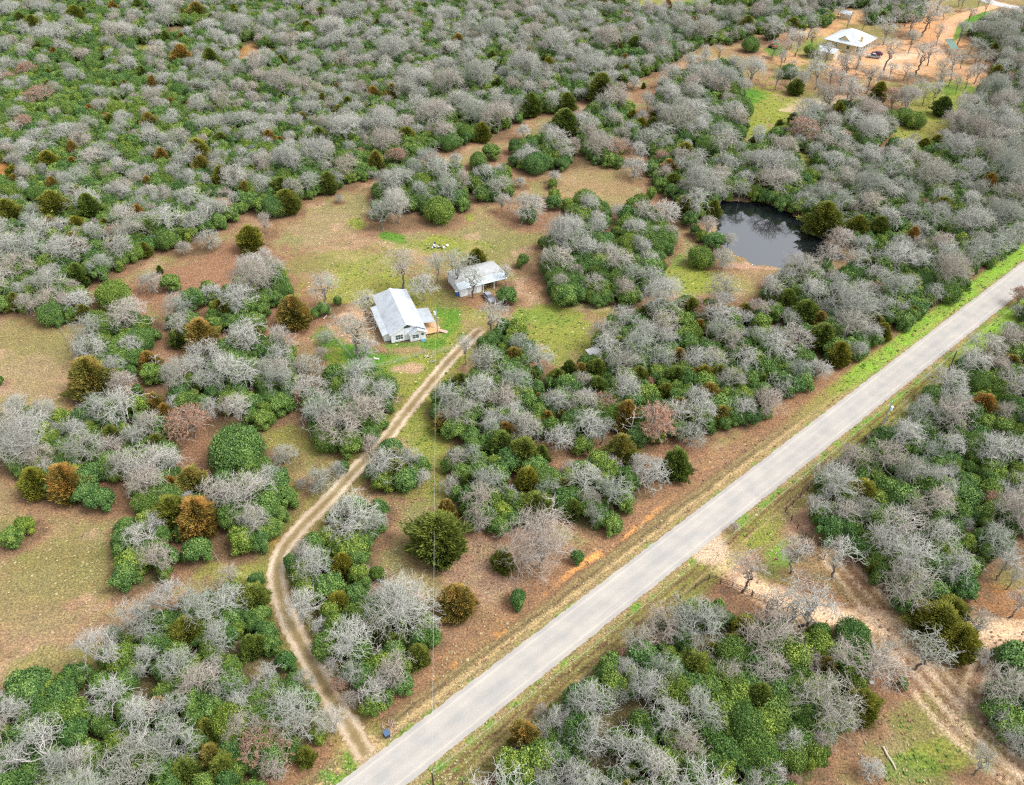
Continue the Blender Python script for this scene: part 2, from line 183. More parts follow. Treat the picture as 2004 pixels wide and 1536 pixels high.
# woods: outline in photo pixels, chance weights bare/evergreen/cedar, phrase
WOODS = [
 ([(-60,605),(70,605),(125,625),(168,615),(160,560),(215,530),(275,500),(300,480),(345,475),(400,455),(440,440),(465,410),(520,400),(580,390),(640,372),(690,350),(722,345),(752,325),(800,305),(850,290),(900,282),(955,258),(1000,240),(1060,212),(1110,215),(1130,190),(1200,195),(1220,160),(1270,140),(1330,110),(1370,85),(1440,80),(1480,60),(1500,60),(1640,45),(1800,35),(1830,-75),(-420,-75),(-300,300)], 1.0, 1.0, .05, 'W1'),
 ([(1290,180),(1350,125),(1440,135),(1455,180),(1465,250),(1440,280),(1390,300),(1345,275),(1300,250),(1280,210)], .9, .9, .05, 'the wood left of the upper lawn'),
 ([(1340,350),(1400,325),(1420,300),(1500,270),(1560,250),(1600,215),(1660,210),(1720,215),(1740,260),(1700,300),(1760,310),(1850,270),(1880,225),(1940,160),(1960,120),(1900,60),(1960,30),(2060,40),(2180,250),(2120,380),(2004,495),(1930,520),(1880,545),(1830,590),(1790,600),(1760,560),(1700,500),(1655,480),(1640,440),(1600,420),(1540,400),(1480,385),(1420,385),(1400,400),(1370,390)], 1.0, .75, .04, 'the wood between the pond and the right edge'),
 ([(1490,560),(1560,540),(1640,520),(1720,520),(1790,560),(1800,620),(1760,655),(1700,690),(1630,715),(1590,680),(1560,640),(1500,610)], 1.0, .9, .10, 'the wood below the pond'),
 ([(1250,610),(1330,590),(1400,610),(1490,600),(1560,680),(1590,720),(1560,770),(1500,760),(1500,810),(1420,840),(1340,840),(1290,870),(1200,830),(1090,860),(1020,870),(960,880),(870,840),(860,790),(880,745),(960,720),(1010,700),(1080,740),(1150,700),(1190,640)], 1.0, 1.0, .14, 'the wood between the yard and the road'),
 ([(890,880),(1000,860),(1030,890),(1000,920),(1090,920),(1170,900),(1240,930),(1250,980),(1190,1030),(1130,1030),(1100,990),(1040,1000),(960,1040),(900,1010),(880,960)], .9, .9, .14, 'the thicket right of the power line'),
 ([(140,690),(190,640),(260,600),(300,650),(270,720),(230,750),(190,700)], .5, .8, .04, 'the thicket left of the red clearing'),
 ([(430,670),(500,650),(560,680),(580,740),(570,790),(500,830),(420,800),(370,780),(345,800),(340,770),(380,730)], .9, .9, .03, 'the thicket left of the driveway'),
 ([(0,800),(100,830),(190,790),(290,780),(330,850),(320,910),(380,930),(410,1010),(330,1040),(300,990),(220,930),(160,980),(60,970),(0,900)], .9, .9, .06, 'the thicket along the left field'),
 ([(570,1085),(640,1050),(720,1060),(730,1100),(700,1150),(790,1160),(850,1190),(850,1270),(800,1300),(790,1340),(740,1385),(700,1370),(650,1290),(600,1210),(560,1150)], 1.0, 1.0, .12, 'the thicket between the driveway and the road'),
 ([(-60,1390),(60,1350),(120,1330),(210,1295),(225,1240),(300,1200),(330,1210),(400,1160),(500,1130),(530,1200),(530,1250),(580,1290),(610,1320),(615,1360),(630,1390),(660,1440),(610,1455),(580,1480),(545,1540),(500,1640),(-80,1640)], 1.0, 1.0, .06, 'the wood filling the lower left corner'),
 ([(1980,620),(2060,560),(2250,650),(2250,900),(2100,1080),(2004,1030),(1960,1080),(1900,1130),(1870,1180),(1820,1180),(1760,1200),(1710,1160),(1690,1110),(1640,1060),(1600,1040),(1590,960),(1640,890),(1690,860),(1790,800),(1800,760),(1860,720),(1960,660)], 1.0, 1.0, .03, 'the wood along the right side of the road'),
 ([(985,1500),(1010,1420),(1060,1390),(1110,1390),(1120,1350),(1180,1310),(1230,1300),(1240,1262),(1290,1215),(1350,1200),(1390,1190),(1440,1200),(1500,1215),(1600,1215),(1650,1240),(1690,1280),(1690,1340),(1710,1390),(1700,1410),(1640,1430),(1600,1500),(1560,1560),(1500,1640),(960,1640)], 1.0, 1.1, .05, 'the wood filling the bottom right'),
 ([(1940,1390),(1960,1340),(1980,1270),(2060,1250),(2140,1300),(2140,1540),(2004,1490),(1960,1460)], .9, 1.3, .02, 'the thicket at the right edge'),
 ([(1060,500),(1090,450),(1140,430),(1190,470),(1290,510),(1300,550),(1240,590),(1150,590),(1100,590),(1075,560)], .28, 1.5, .02, 'the large clump above the mossy yard'),
 ([(1110,400),(1180,390),(1190,440),(1150,455),(1120,430)], .28, 1.5, .02, 'the small clump left of the pond path'),
 ([(1200,470),(1225,425),(1250,400),(1280,420),(1320,460),(1310,490),(1240,500)], .28, 1.5, .02, 'the green clump left of the pond'),
 ([(1270,270),(1330,270),(1365,310),(1360,360),(1290,365),(1270,330)], .28, 1.5, .02, 'the clump above the pond'),
 ([(1310,380),(1340,350),(1400,365),(1405,395),(1395,425),(1360,420),(1335,400)], .28, 1.5, .02, 'the fringe on the left bank of the pond'),
 ([(1120,240),(1180,200),(1230,210),(1250,270),(1210,300),(1215,325),(1150,310)], .28, 1.5, .02, 'the clump at the upper clearing end'),
 ([(1000,290),(1060,270),(1120,290),(1110,325),(1040,330),(1005,315)], .28, 1.5, .02, 'the low clump in the upper clearing'),
 ([(760,340),(820,320),(900,330),(910,400),(860,430),(800,400),(740,420),(735,370)], .28, 1.5, .02, 'the big clump in the long clearing'),
 ([(890,355),(990,335),(1000,380),(930,390)], .28, 1.5, .02, 'the small clump right of the big one'),
 ([(600,770),(700,750),(760,790),(745,860),(680,885),(620,860)], .28, 1.5, .02, 'the round clump left of the upper driveway'),
 ([(715,920),(770,880),(825,915),(820,950),(760,962)], .28, 1.5, .02, 'the small clump right of the driveway'),
 ([(645,990),(700,975),(750,1000),(735,1060),(665,1075)], .28, 1.5, .02, 'the clump inside the driveway bend'),
 ([(420,940),(500,905),(575,960),(560,1040),(490,1075),(430,1020)], .28, 1.5, .02, 'the clump left of the driveway bend'),
 ([(235,1035),(290,1010),(335,1060),(320,1140),(262,1150)], .28, 1.5, .02, 'the clump on the lower field'),
 ([(405,565),(500,555),(520,600),(500,650),(420,640)], .28, 1.5, .02, 'the clump below the reddish clearing'),
 ([(485,525),(560,540),(558,590),(505,590)], .28, 1.5, .02, 'the clump left of the tall oak'),
 ([(330,605),(380,585),(390,655),(350,668)], .28, 1.5, .02, 'the narrow clump left of the brown cedar'),
 ([(640,745),(740,722),(775,770),(745,800),(680,760)], .28, 1.5, .02, 'the clump below the yard fence'),
 ([(930,650),(1010,640),(1050,700),(960,730)], .28, 1.5, .02, 'the trees where the driveway ends'),
 ([(60,830),(120,900),(120,960),(60,960),(20,930)], .28, 1.5, .02, 'the edge of the left thicket'),
 ([(80,560),(160,590),(170,625),(110,630)], .28, 1.5, .02, 'the corner of the left wood'),
]
OPEN_LOW = [[(100,165),(290,160),(300,175),(200,200),(110,240),(60,290),(0,300),(-60,300),(-60,210),(0,215)], [(170,0),(240,0),(260,50),(200,60)], [(0,90),(60,95),(50,130),(0,130)], [(90,95),(200,80),(220,120),(120,130)],[(1540,1340),(1400,1330),(1330,1440),(1400,1500),(1500,1480)],[(1500,1240),(1620,1230),(1660,1330),(1640,1400),(1540,1400),(1500,1320)],[(120,1360),(210,1320),(230,1420),(160,1450),(90,1430)]]
HOLES = [[(1350,1090),(1480,1080),(1600,1060),(1680,1110),(1760,1200),(1990,1205),(1990,1262),(1800,1250),(1690,1240),(1560,1210),(1500,1185),(1420,1175),(1350,1160)],[(95,120),(215,118),(215,128),(95,132)],[(262,86),(315,84),(315,108),(262,110)],[(318,50),(370,48),(372,72),(318,75)],[(462,80),(505,78),(508,130),(466,128)],[(-60,290),(0,290),(36,345),(30,365),(-60,365)],[(50,392),(86,392),(86,412),(50,414)],[(505,92),(545,92),(545,115),(505,115)],[(1210,-20),(1400,-20),(1400,20),(1300,28),(1210,12)],[(1400,12),(1500,12),(1490,32),(1410,34)],[(1630,14),(1700,14),(1700,60),(1620,60)],[(1290,165),(1380,88),(1440,88),(1400,130),(1330,150)],
 [(1555,295),(1590,300),(1600,345),(1570,350),(1560,320)],[(1750,245),(1880,210),(1850,275),(1760,285)],[(1060,880),(1110,880),(1110,905),(1060,910)],[(1315,635),(1340,640),(1345,700),(1310,710)],[(1575,640),(1595,650),(1590,690),(1572,680)],[(1455,640),(1485,640),(1485,665),(1455,665)],[(1560,1005),(1600,1020),(1620,1080),(1560,1080)]]
def in_poly(x, y, P):
    x = np.asarray(x); y = np.asarray(y); r = np.zeros(x.shape, bool); n = len(P); j = n-1
    for i in range(n):
        xi, yi = P[i][0], P[i][1]; xj, yj = P[j][0], P[j][1]
        if yi != yj:
            c = ((yi > y) != (yj > y)) & (x < (xj-xi)*(y-yi)/(yj-yi)+xi); r ^= c
        j = i
    return r
rng = np.random.default_rng(7); R_ = random.Random(11)
HT = {'B': lambda d: .84*d+1.6, 'b': lambda d: .72*d+.7, 'T': lambda d: .85*d+3.6, 'R': lambda d: .8*d+1.2, 'C': lambda d: .95*d+.9, 'O': lambda d: 1.0*d+1.0, 'Y': lambda d: .6*d+1.5}
ZC = {'B': .62, 'b': .5, 'T': .68, 'R': .58, 'C': .5, 'O': .5, 'Y': .45}
trees = []                                              # dict: k, x, y, d, h, px, py, pd, wood
for (tx, ty), st in TILES.items():
    for e in st.split(';'):
        k, a, b, c = e.split(); a, b, c = float(a)/4+tx*501, float(b)/4+ty*384, float(c)/4
        sc = FPX*(sP+(b-768)/FPX*cP)/CAM_H; d = c/sc; d *= CAM_H and (1-ZC[k]*HT[k](d)/CAM_H); h = HT[k](d)
        p = G(a, b, ZC[k]*h); trees.append(dict(k=k, x=p.x, y=p.y, d=d, h=h, px=a, py=b, pd=c, wood=None))
nAnn = len(trees)
grid = {}
def put(t):
    grid.setdefault((int(t['x']//8), int(t['y']//8)), []).append(t)
def clear(x, y, r, kinds, f):
    gx, gy = int(x//8), int(y//8)
    for i in (-1, 0, 1):
        for j in (-1, 0, 1):
            for t in grid.get((gx+i, gy+j), ()):
                if t['k'] in kinds and (t['x']-x)**2+(t['y']-y)**2 < (f*(r+t['d']/2))**2: return False
    return True
for t in trees: put(t)
def keep_off(x, y):
    s, n = road_st(x, y)
    if abs(n) < 7.5: return True
    for L in (drive_l, lane_l):
        if ((L[:,0]-x)**2+(L[:,1]-y)**2).min() < 3.2**2: return True
    return False
def gfield(X, Y):                                       # patches where evergreens take over
    s = 0
    for k_, (fx, fy, ph) in enumerate(((.17,.05,0),(.06,.19,2),(-.12,.14,1),(.31,.11,4),(.09,-.28,3),(.23,.27,5))): s = s+np.sin(1.9*X*fx+1.9*Y*fy+ph+1.3*np.sin(X*.08-Y*.11+k_))*(1 if k_ < 3 else .7)
    return s/9+.5
GB = {'the wood filling the lower left corner': -.05, 'the thicket between the driveway and the road': -.03, 'the wood between the pond and the right edge': -.10, 'the wood below the pond': -.02, 'the wood filling the bottom right': -.02, 'the thicket at the right edge': .2}
for poly, wb, wy, wc, phrase in WOODS:
    gp = [tuple(G(px, py, 1.5))[:2] for px, py in poly]
    xs = [p[0] for p in gp]; ys = [p[1] for p in gp]; x0, x1, y0, y1 = min(xs), max(xs), min(ys), max(ys)
    x0 = max(x0, -345); x1 = min(x1, 330)
    N = int((x1-x0)*(y1-y0)/2.2)
    X = rng.uniform(x0, x1, N); Y = rng.uniform(y0, y1, N); ok = in_poly(X, Y, gp)
    PX, PY, _ = px_of(X, Y, 0.5); ok &= (PX > -170)&(PX < 2170)&(PY < 1640)
    hole = np.zeros(N, bool); low = np.zeros(N, bool)
    for hp in HOLES: hole |= in_poly(PX, PY, hp)
    for hp in OPEN_LOW: low |= in_poly(PX, PY, hp)
    gf = gfield(X, Y)+GB.get(phrase, 0)
    if phrase == 'W1': gf += np.where(PX < 420, .06, 0)+np.where((PX < 420)&(PY < 330), .05, 0)+np.where(PX > 1000, -.05, 0)
    for i in np.nonzero(ok)[0]:
        x, y = float(X[i]), float(Y[i])
        if keep_off(x, y) or abs(road_st(x, y)[1]) < (9.5 if road_st(x, y)[1] < 0 else 8): continue
        if hole[i]: continue
        u = R_.random(); tot = wb+wy+wc
        if low[i]: k = 'Y' if u < .86 else ('B' if u < .95 else 'C')
        else: k = 'B' if u < .8*wb/tot else ('Y' if u < (wb+wy)/tot else 'C')
        if k == 'C' and R_.random() < .25: k = 'O'
        if k == 'B':
            d = min(11.5, max(3.8, R_.gauss(7.4, 2.0)))
            if phrase == 'W1' and y > 230: d *= .80
            if R_.random() < .18: k, d = 'b', R_.uniform(3.2, 5.2)
            if R_.random() < .012: k = 'R'; d *= .5
            if gf[i] > .585: continue
            if not clear(x, y, d/2, 'BbTR', .57+.28*float(gf[i])): continue
            if not clear(x, y, d/2, 'CO', .62): continue
        elif k == 'Y':
            d = R_.uniform(2.6, 6.0)*(1.1 if low[i] or gf[i] > .55 else .9)
            if not clear(x, y, d/2, 'YCO', .46): continue
        else:
            d = R_.uniform(3.2, 5.6)
            if not clear(x, y, d/2, 'CO', 1.1) or not clear(x, y, d/2, 'Y', .5) or not clear(x, y, d/2, 'BTR', .55): continue
        if k in 'BRbCO' and ((drive_l[:,0]-x)**2+(drive_l[:,1]-y)**2).min() < (d*.5+1.2)**2: continue
        h = HT[k](d)*R_.uniform(.82, 1.22)
        px, py, dep = px_of(x, y, h*ZC[k]); t = dict(k=k, x=x, y=y, d=d, h=h, px=float(px), py=float(py), pd=float(d*FPX/dep), wood=phrase); trees.append(t); put(t)
YARD = [(1500,35),(1640,28),(1760,20),(1880,12),(1990,120),(1960,215),(1880,200),(1760,190),(1640,200),(1540,180),(1500,120)]
gp = [tuple(G(px, py, 0))[:2] for px, py in YARD]
for i in range(900):                                    # slender oaks standing apart over the sandy homestead
    x, y = R_.uniform(110, 290), R_.uniform(310, 460)
    if not bool(in_poly(np.array([x]), np.array([y]), gp)[0]): continue
    px, py, _ = px_of(x, y, 0.)
    if 1590 < px < 1740 and 62 < py < 124 or math.hypot(x-193, y-380) < 9 or ((lane_l[:,0]-x)**2+(lane_l[:,1]-y)**2).min() < 16 or 1740 < px < 1800 and 108 < py < 150: continue
    d = R_.uniform(4.2, 7.5)
    if not clear(x, y, d/2, 'BTRbCOY', 1.0): continue
    h = HT['T'](d)*R_.uniform(.75, 1.05); px, py, dep = px_of(x, y, h*.68); t = dict(k='T', x=x, y=y, d=d, h=h, px=float(px), py=float(py), pd=float(d*FPX/dep), wood='yard'); trees.append(t); put(t)
# ------------------------------------------------------------------ ground cover: one sheet, fine where the photograph looks, coarse out to the horizon
def vnoise(X, Y, cell, seed):
    r = np.random.default_rng(seed); T = r.random((256, 256)).astype(np.float32)
    u, v = X/cell+1000.5, Y/cell+1000.5; i, j = np.floor(u).astype(int), np.floor(v).astype(int); a, b = u-i, v-j
    a = a*a*(3-2*a); b = b*b*(3-2*b); i &= 255; j &= 255; i1 = (i+1)&255; j1 = (j+1)&255
    return (T[i,j]*(1-a)+T[i1,j]*a)*(1-b)+(T[i,j1]*(1-a)+T[i1,j1]*a)*b
def fbm(X, Y, cell, seed, o=4):
    s, a, t = 0, 1, 0
    for k in range(o): s = s+vnoise(X, Y, cell/2**k, seed+k)*a; t += a; a *= .55
    return s/t
def axis(a, b, st, far):
    core = np.arange(a, b+st, st); out = []; d = st*2; p = b
    while p < far: p += d; d *= 1.35; out.append(p)
    lo = []; d = st*2; p = a
    while p > -far: p -= d; d *= 1.35; lo.append(p)
    return np.array(lo[::-1]+list(core)+out)
gx_, gy_ = axis(-300, 300, .62, 5000), axis(48, 520, .62, 6000)
GX, GY = np.meshgrid(gx_, gy_); shp = GX.shape
X, Y = GX.ravel(), GY.ravel()
dep = np.maximum(Y*cP+CAM_H*sP, 1.0); PXg = 1002+FPX*X/dep; PYg = 768-FPX*(Y*sP-CAM_H*cP)/dep; del dep
n1, n2, n3 = fbm(X, Y, 22, 1), fbm(X, Y, 6, 11), fbm(X, Y, 2.2, 21, 3)
TAN = np.array([.28,.205,.105]); TAN2 = np.array([.23,.205,.09]); RED = np.array([.255,.142,.086]); LIT = np.array([.165,.110,.062]); GRN = np.array([.085,.21,.025]); YGR = np.array([.215,.245,.045])
SAND = np.array([.52,.39,.27]); ORA = np.array([.66,.31,.10]); OLV = np.array([.19,.185,.06]); PNK = np.array([.44,.28,.20]); DRK = np.array([.15,.105,.06])
C = TAN+(TAN2-TAN)*np.clip((n1-.42)*5, 0, 1)[:,None]
C = C+(OLV-C)*(np.clip((fbm(X, Y, 9, 31)-.55)*6, 0, .6))[:,None]
C = C+(PNK-C)*(np.clip((fbm(X, Y, 7, 41)-.58)*6, 0, .5))[:,None]
C = C+(RED-C)*(np.clip((fbm(X, Y, 12, 51)-.55)*5, 0, .45))[:,None]
def blend(col, wgt):
    global C
    wgt = np.clip(wgt, 0, 1)[:,None]; C = C+(col-C)*wgt
def blob(cx, cy, rx, ry, col, st, ang=0, rag=.9):       # ragged patch, outline in photo pixels
    a = math.radians(ang); m = (np.abs(PXg-cx) < (rx+ry)*1.8)&(np.abs(PYg-cy) < (rx+ry)*1.8)&(Y < 560)
    dx, dy = PXg[m]-cx, PYg[m]-cy; u, v = (dx*math.cos(a)+dy*math.sin(a))/rx, (-dx*math.sin(a)+dy*math.cos(a))/ry
    q = np.sqrt(u*u+v*v)+(n2[m]-.5)*rag*1.3+(n3[m]-.5)*rag*.9; wt = np.clip((1.08-q)*3, 0, 1)*st
    C[m] += (col-C[m])*wt[:,None]
# litter and dark soil inside the woods, red leaf litter round every tree
lit = np.zeros(shp, np.float32)
for t in trees:
    r = t['d']/2*(1.25 if t['k'] in 'YCO' else 1.15)+.9
    i0, i1 = np.searchsorted(gy_, t['y']-r*1.8), np.searchsorted(gy_, t['y']+r*1.8); j0, j1 = np.searchsorted(gx_, t['x']-r*1.8), np.searchsorted(gx_, t['x']+r*1.8)
    if i1 <= i0 or j1 <= j0: continue
    q = np.hypot(gx_[None,j0:j1]-t['x'], gy_[i0:i1,None]-t['y'])/r
    lit[i0:i1,j0:j1] = np.maximum(lit[i0:i1,j0:j1], np.clip(1.75-q*1.15, 0, 1))
lit = lit.ravel(); lq = lit+(n2-.5)*.75+(n3-.5)*.5
blend(RED, np.clip(lq*1.5-.38, 0, .85)); blend(LIT, np.clip((lq-.65)*2.2, 0, .85))
for poly, *_r in WOODS:                                 # floor of the woods: moss, seedlings and old leaves
    gp = np.array([tuple(G(px, py, 0))[:2] for px, py in poly]); iw = in_poly(X, Y, [tuple(p) for p in gp]); C[iw] += (np.array([.105,.105,.045])-C[iw])*(.75*np.clip((lq[iw]-.3)*2, 0, 1))[:,None]
for g in [(400,545,190,50,RED,.9,-20),(330,560,120,30,RED,.7,0),(250,650,30,60,RED,.6,0),(345,700,60,90,RED,.4,0),(600,790,40,60,RED,.5,0),(1060,420,70,40,RED,.7,0),(1200,440,40,20,RED,.9,0),(1290,380,30,50,RED,.6,0),(1160,350,90,60,TAN,.6,0),(1290,175,60,20,RED,.8,-25),(1385,110,50,20,ORA*.7,.6,-40),
  (380,860,40,60,RED,.8,0),(240,960,60,60,RED,.6,0),(350,1060,30,80,RED,.6,0),(1050,930,90,30,RED,.8,0),(1000,1035,60,25,RED,.6,0),(1340,880,60,30,RED,.8,0),
  (640,450,80,40,PNK*.85,.3,0),(560,620,70,70,RED,.7,0),(480,500,80,36,RED,.7,0),(860,480,120,20,YGR,.6,0),(770,462,26,9,GRN,.9,0),(785,472,20,8,GRN,.7,0),(850,478,50,16,YGR,.9,0),(700,437,20,11,YGR,.95,0),(920,425,14,8,YGR,.8,0),
  (700,520,90,30,YGR,.5,0),(720,560,110,40,YGR,.75,0),(620,520,60,20,OLV,.6,0),(810,590,60,50,YGR,.7,0),(830,560,50,30,OLV,.5,0),(925,600,50,40,YGR,.6,0),
  (690,700,80,26,GRN,.95,10),(640,670,35,26,GRN,.8,30),(750,712,100,22,GRN,.85,0),(840,700,60,20,YGR,.8,0),(880,690,70,22,YGR,.6,0),(870,640,50,46,YGR,.9,0),(880,615,34,40,GRN,.85,0),(845,675,30,14,GRN,.8,0),(790,675,50,7,GRN,.7,0),
  (655,745,26,60,YGR,.8,0),(640,760,20,40,GRN,.6,0),(810,740,80,50,YGR,.7,0),(825,780,30,40,YGR,.6,0),(805,720,30,12,PNK,.8,0),(910,590,60,20,RED,.5,0),(945,590,50,16,RED,.8,0),
  (1090,650,95,58,YGR,.85,0),(1060,620,70,22,GRN,.35,0),(1120,690,50,20,OLV,.4,0),(1180,650,30,30,RED,.45,0),(1040,560,20,30,RED,.7,0),(1100,600,60,12,YGR,.6,0),(1145,602,35,8,SAND,.35,0),
  (1330,545,60,30,YGR,.9,0),(1380,560,70,24,YGR,.85,0),(1325,510,20,14,GRN,.5,0),(1440,560,50,20,YGR,.4,0),(1470,540,60,12,TAN,.5,0),(1515,520,90,9,PNK,.7,0),(1620,500,20,10,ORA*.8,.6,0),
  (690,621,27,15,SAND*np.array([.95,.8,.7]),1,0),(560,640,60,40,RED,.6,0),(600,690,40,30,TAN,.6,0),
  (815,830,40,60,YGR,.75,-30),(850,900,34,90,YGR,.55,0),(835,960,80,30,YGR,.45,0),(570,860,70,34,YGR,.5,0),(590,900,60,30,OLV,.5,0),(560,960,40,30,YGR,.35,0),(930,880,30,30,YGR,.4,0),
  (500,1130,60,40,YGR,.55,0),(430,1120,50,30,YGR*1.1,.55,0),(540,1080,14,40,ORA*.8,.5,0),(590,1040,50,10,ORA*.7,.5,-40),(690,1090,40,20,RED,.6,0),(800,1110,60,60,TAN2,.4,0),(950,1120,80,60,PNK,.4,0),
  (100,680,120,60,OLV,.45,0),(60,740,100,50,PNK*.85,.4,0),(150,1120,130,70,OLV,.5,0),(90,1240,120,50,PNK*.85,.3,0),(110,1310,120,40,OLV*1.2,.6,0),(60,1180,120,60,TAN2,.5,0),(60,1360,80,20,YGR,.6,0),(190,1280,40,20,YGR,.5,0),(280,1080,60,50,TAN,.4,0),(30,790,60,20,OLV,.5,0),
  (1480,215,75,60,YGR,.9,0),(1540,240,40,30,YGR,.7,0),(1850,190,100,34,YGR,.7,0),(1560,140,60,26,YGR,.5,0),(1950,120,30,20,RED,.5,0),(1460,185,36,14,GRN,.95,0),(1485,260,36,30,YGR,.9,0),(1450,300,30,20,TAN,.5,0),(1440,340,30,30,RED,.6,0),(1580,335,20,34,YGR,.9,0),(1560,320,14,20,YGR,.8,0),
  (1600,200,60,12,SAND*.9,.8,-8),(1580,190,50,20,YGR,.5,0),(1550,215,26,5,SAND,.7,0),(1570,165,50,26,TAN,.5,0),(1640,160,60,24,RED,.5,0),
  (1750,118,120,34,SAND*np.array([1.1,.85,.66]),1,0),(1780,120,60,20,SAND*1.12,.9,0),(1850,140,80,22,SAND*np.array([1,.8,.6]),.8,10),(1900,160,60,30,SAND*np.array([.95,.75,.6]),.7,30),(1930,190,30,30,RED,.7,0),
  (1620,50,90,30,SAND*np.array([1,.78,.55]),.8,0),(1550,110,60,20,SAND*np.array([1,.8,.6]),.8,0),(1570,95,30,14,GRN,.5,0),(1700,60,60,20,OLV,.7,0),(1600,100,30,30,GRN,.5,0),(1830,60,60,40,SAND*np.array([1,.72,.5]),.9,0),
  (1880,55,34,18,GRN,.85,-30),(1900,38,50,12,GRN,.9,-20),(1885,8,60,8,OLV,.8,0),(1875,190,60,20,YGR,.9,0),(1870,170,34,16,GRN,.6,0),(1870,230,60,20,YGR,.75,0),(1780,265,40,20,YGR,.8,0),(1820,250,50,20,YGR,.6,0),(1520,85,30,20,RED,.8,0),(1518,100,20,14,GRN,.8,0),
  (1380,8,90,10,GRN,.75,0),(1250,8,60,10,YGR,.8,0),(1400,25,60,8,GRN,.8,0),(1480,10,60,14,YGR,.6,0),(1380,100,40,22,OLV,.5,0),(65,402,22,10,GRN,.95,0),(275,97,28,11,YGR,.7,0),(345,60,25,11,TAN,.6,0),(485,102,24,14,ORA*.7,.5,0),(15,315,20,36,ORA*.75,.8,35),(525,103,22,9,YGR*.9,.6,0),
  (1500,1060,60,34,YGR,.9,30),(1520,1100,46,40,GRN*1.6,.75,50),(1500,1020,50,20,OLV,.5,0),(1400,1085,44,16,GRN,.85,35),(1370,1100,60,14,YGR,.7,20),(1340,1075,26,10,GRN,.7,-35),(1400,1130,50,14,OLV,.8,0),
  (1430,1080,60,24,SAND*np.array([1.15,1.0,.82]),1,38),(1400,1055,34,22,SAND*np.array([1,.93,.85]),1,-35),(1560,1020,36,24,PNK,.8,50),(1620,1110,90,50,TAN*1.1,.75,30),(1600,1150,90,30,RED,.6,20),(1690,1120,60,60,RED,.7,0),(1640,1150,60,20,OLV,.5,30),(1570,1120,30,8,SAND,.4,20),
  (1800,1260,80,26,TAN,.6,0),(1880,1330,60,70,TAN,.7,0),(1940,1310,50,60,PNK*.9,.6,0),(1900,1400,46,60,SAND*.8,.55,60),(1750,1330,50,34,RED,.75,0),(1790,1300,30,26,LIT,.5,0),
  (1800,1400,70,30,OLV,.7,-30),(1790,1440,60,40,OLV,.6,0),(1840,1480,90,34,YGR,.75,0),(1780,1500,60,30,GRN,.4,0),(1920,1440,80,20,YGR,.7,50),(1960,1180,60,40,ORA*.62,.6,0),(1985,1130,40,30,OLV,.6,0),(1970,1250,50,14,PNK,.6,0),(1740,1180,60,30,TAN,.7,20),
  (1620,1480,60,40,RED,.5,0),(1580,1420,70,30,TAN,.3,0)]: blob(*g)
# the sandy lane, tyre marks in the lower right
dl = dist_line(X, Y, lane_l); blend(SAND*np.array([1.1,.85,.7]), (2.9+n2*1.4-dl)*1.5)
dt = dist_line(X, Y, track_l)
blend(RED*.85, np.clip((10-dt)*.3, 0, 1)*.9*n3); blend(SAND*np.array([1.4,1.3,1.2]), np.clip((3.1-dt+(n2-.5)*1.6)*1.0, 0, 1)*(.45+.55*np.clip(np.abs(np.sin(dt*1.15+n2*1.5))*1.6-.2, 0, 1))*(.6+.8*n3))
for L0 in ([(1700,1215),(1760,1260),(1800,1320),(1850,1390),(1910,1450),(2010,1520)], [(2010,1262),(1950,1290),(1925,1340),(1915,1400),(1960,1460),(2010,1500)], [(1760,1250),(1830,1330),(1900,1400),(2020,1500)], [(1640,1100),(1720,1190),(1770,1228)]):
    d_ = dist_line(X, Y, smooth_line(L0), 14)
    blend(SAND*1.1, np.clip((4.6-d_)*.5, 0, 1)*np.clip(np.sin(d_*2.6+n2*3)*1.5, 0, 1)*(n3*1.3)); blend(RED*.8, np.clip((4.6-d_)*.5, 0, 1)*np.clip(-np.sin(d_*2.6+n2*3)*1.2, 0, 1)*.6*n3)
# the verges of the paved road
s_, n_ = road_st(X, Y); wob = (fbm(s_, n_*3, 5, 61)-.5)*1.2; nL = n_+wob; nR = -n_+wob; st_, sn_ = fbm(s_*.25, n_*3, 1.6, 71, 3), fbm(s_, n_, 2, 81, 3)
up = np.clip((s_-95)/30, 0, 1)*(1+.0*s_); up2 = np.clip((s_-150)/20, 0, 1)
onr = (np.abs(n_) < 14)&(s_ > -80)&(s_ < 900)
def band(q, a, b, soft=.5): return np.clip((q-a)/soft, 0, 1)*np.clip((b-q)/soft, 0, 1)*onr
blend(RED*np.array([1.05,1.08,1.0]), band(nL, 3, 12, 1.5)*(1-up2)*.8); blend(TAN2, band(nL, 3, 7.5, 1)*(1-up*.5)*.75*(.35+st_))
blend(LIT*.9, band(nL, 6.6, 7.8, .5)*(1-up)*.5); blend(TAN*1.55, band(nL, 4.3, 5.3, .3)*.85*(.5+st_)); blend(DRK*.9, band(nL, 5.4, 6.2, .3)*.8*(1-up))
blend(TAN*1.25, band(nL, 3.2, 4.3, .4)*.7); blend(GRN*1.2, band(nL, 3.2, 3.9, .3)*np.clip((sn_-.5)*8, 0, 1)*.8)
m_or = band(nL, 7.3, 9.0, .6)*np.clip((s_-43)/6, 0, 1)*np.clip((75-s_)/12, 0, 1); blend(ORA*1.1, m_or*np.clip((sn_-.40)*9, 0, 1)); blend(ORA*.9, band(nL, 6.5, 8.5, .6)*np.clip((s_-12)/6, 0, 1)*np.clip((50-s_)/8, 0, 1)*np.clip((sn_-.60)*9, 0, .7))
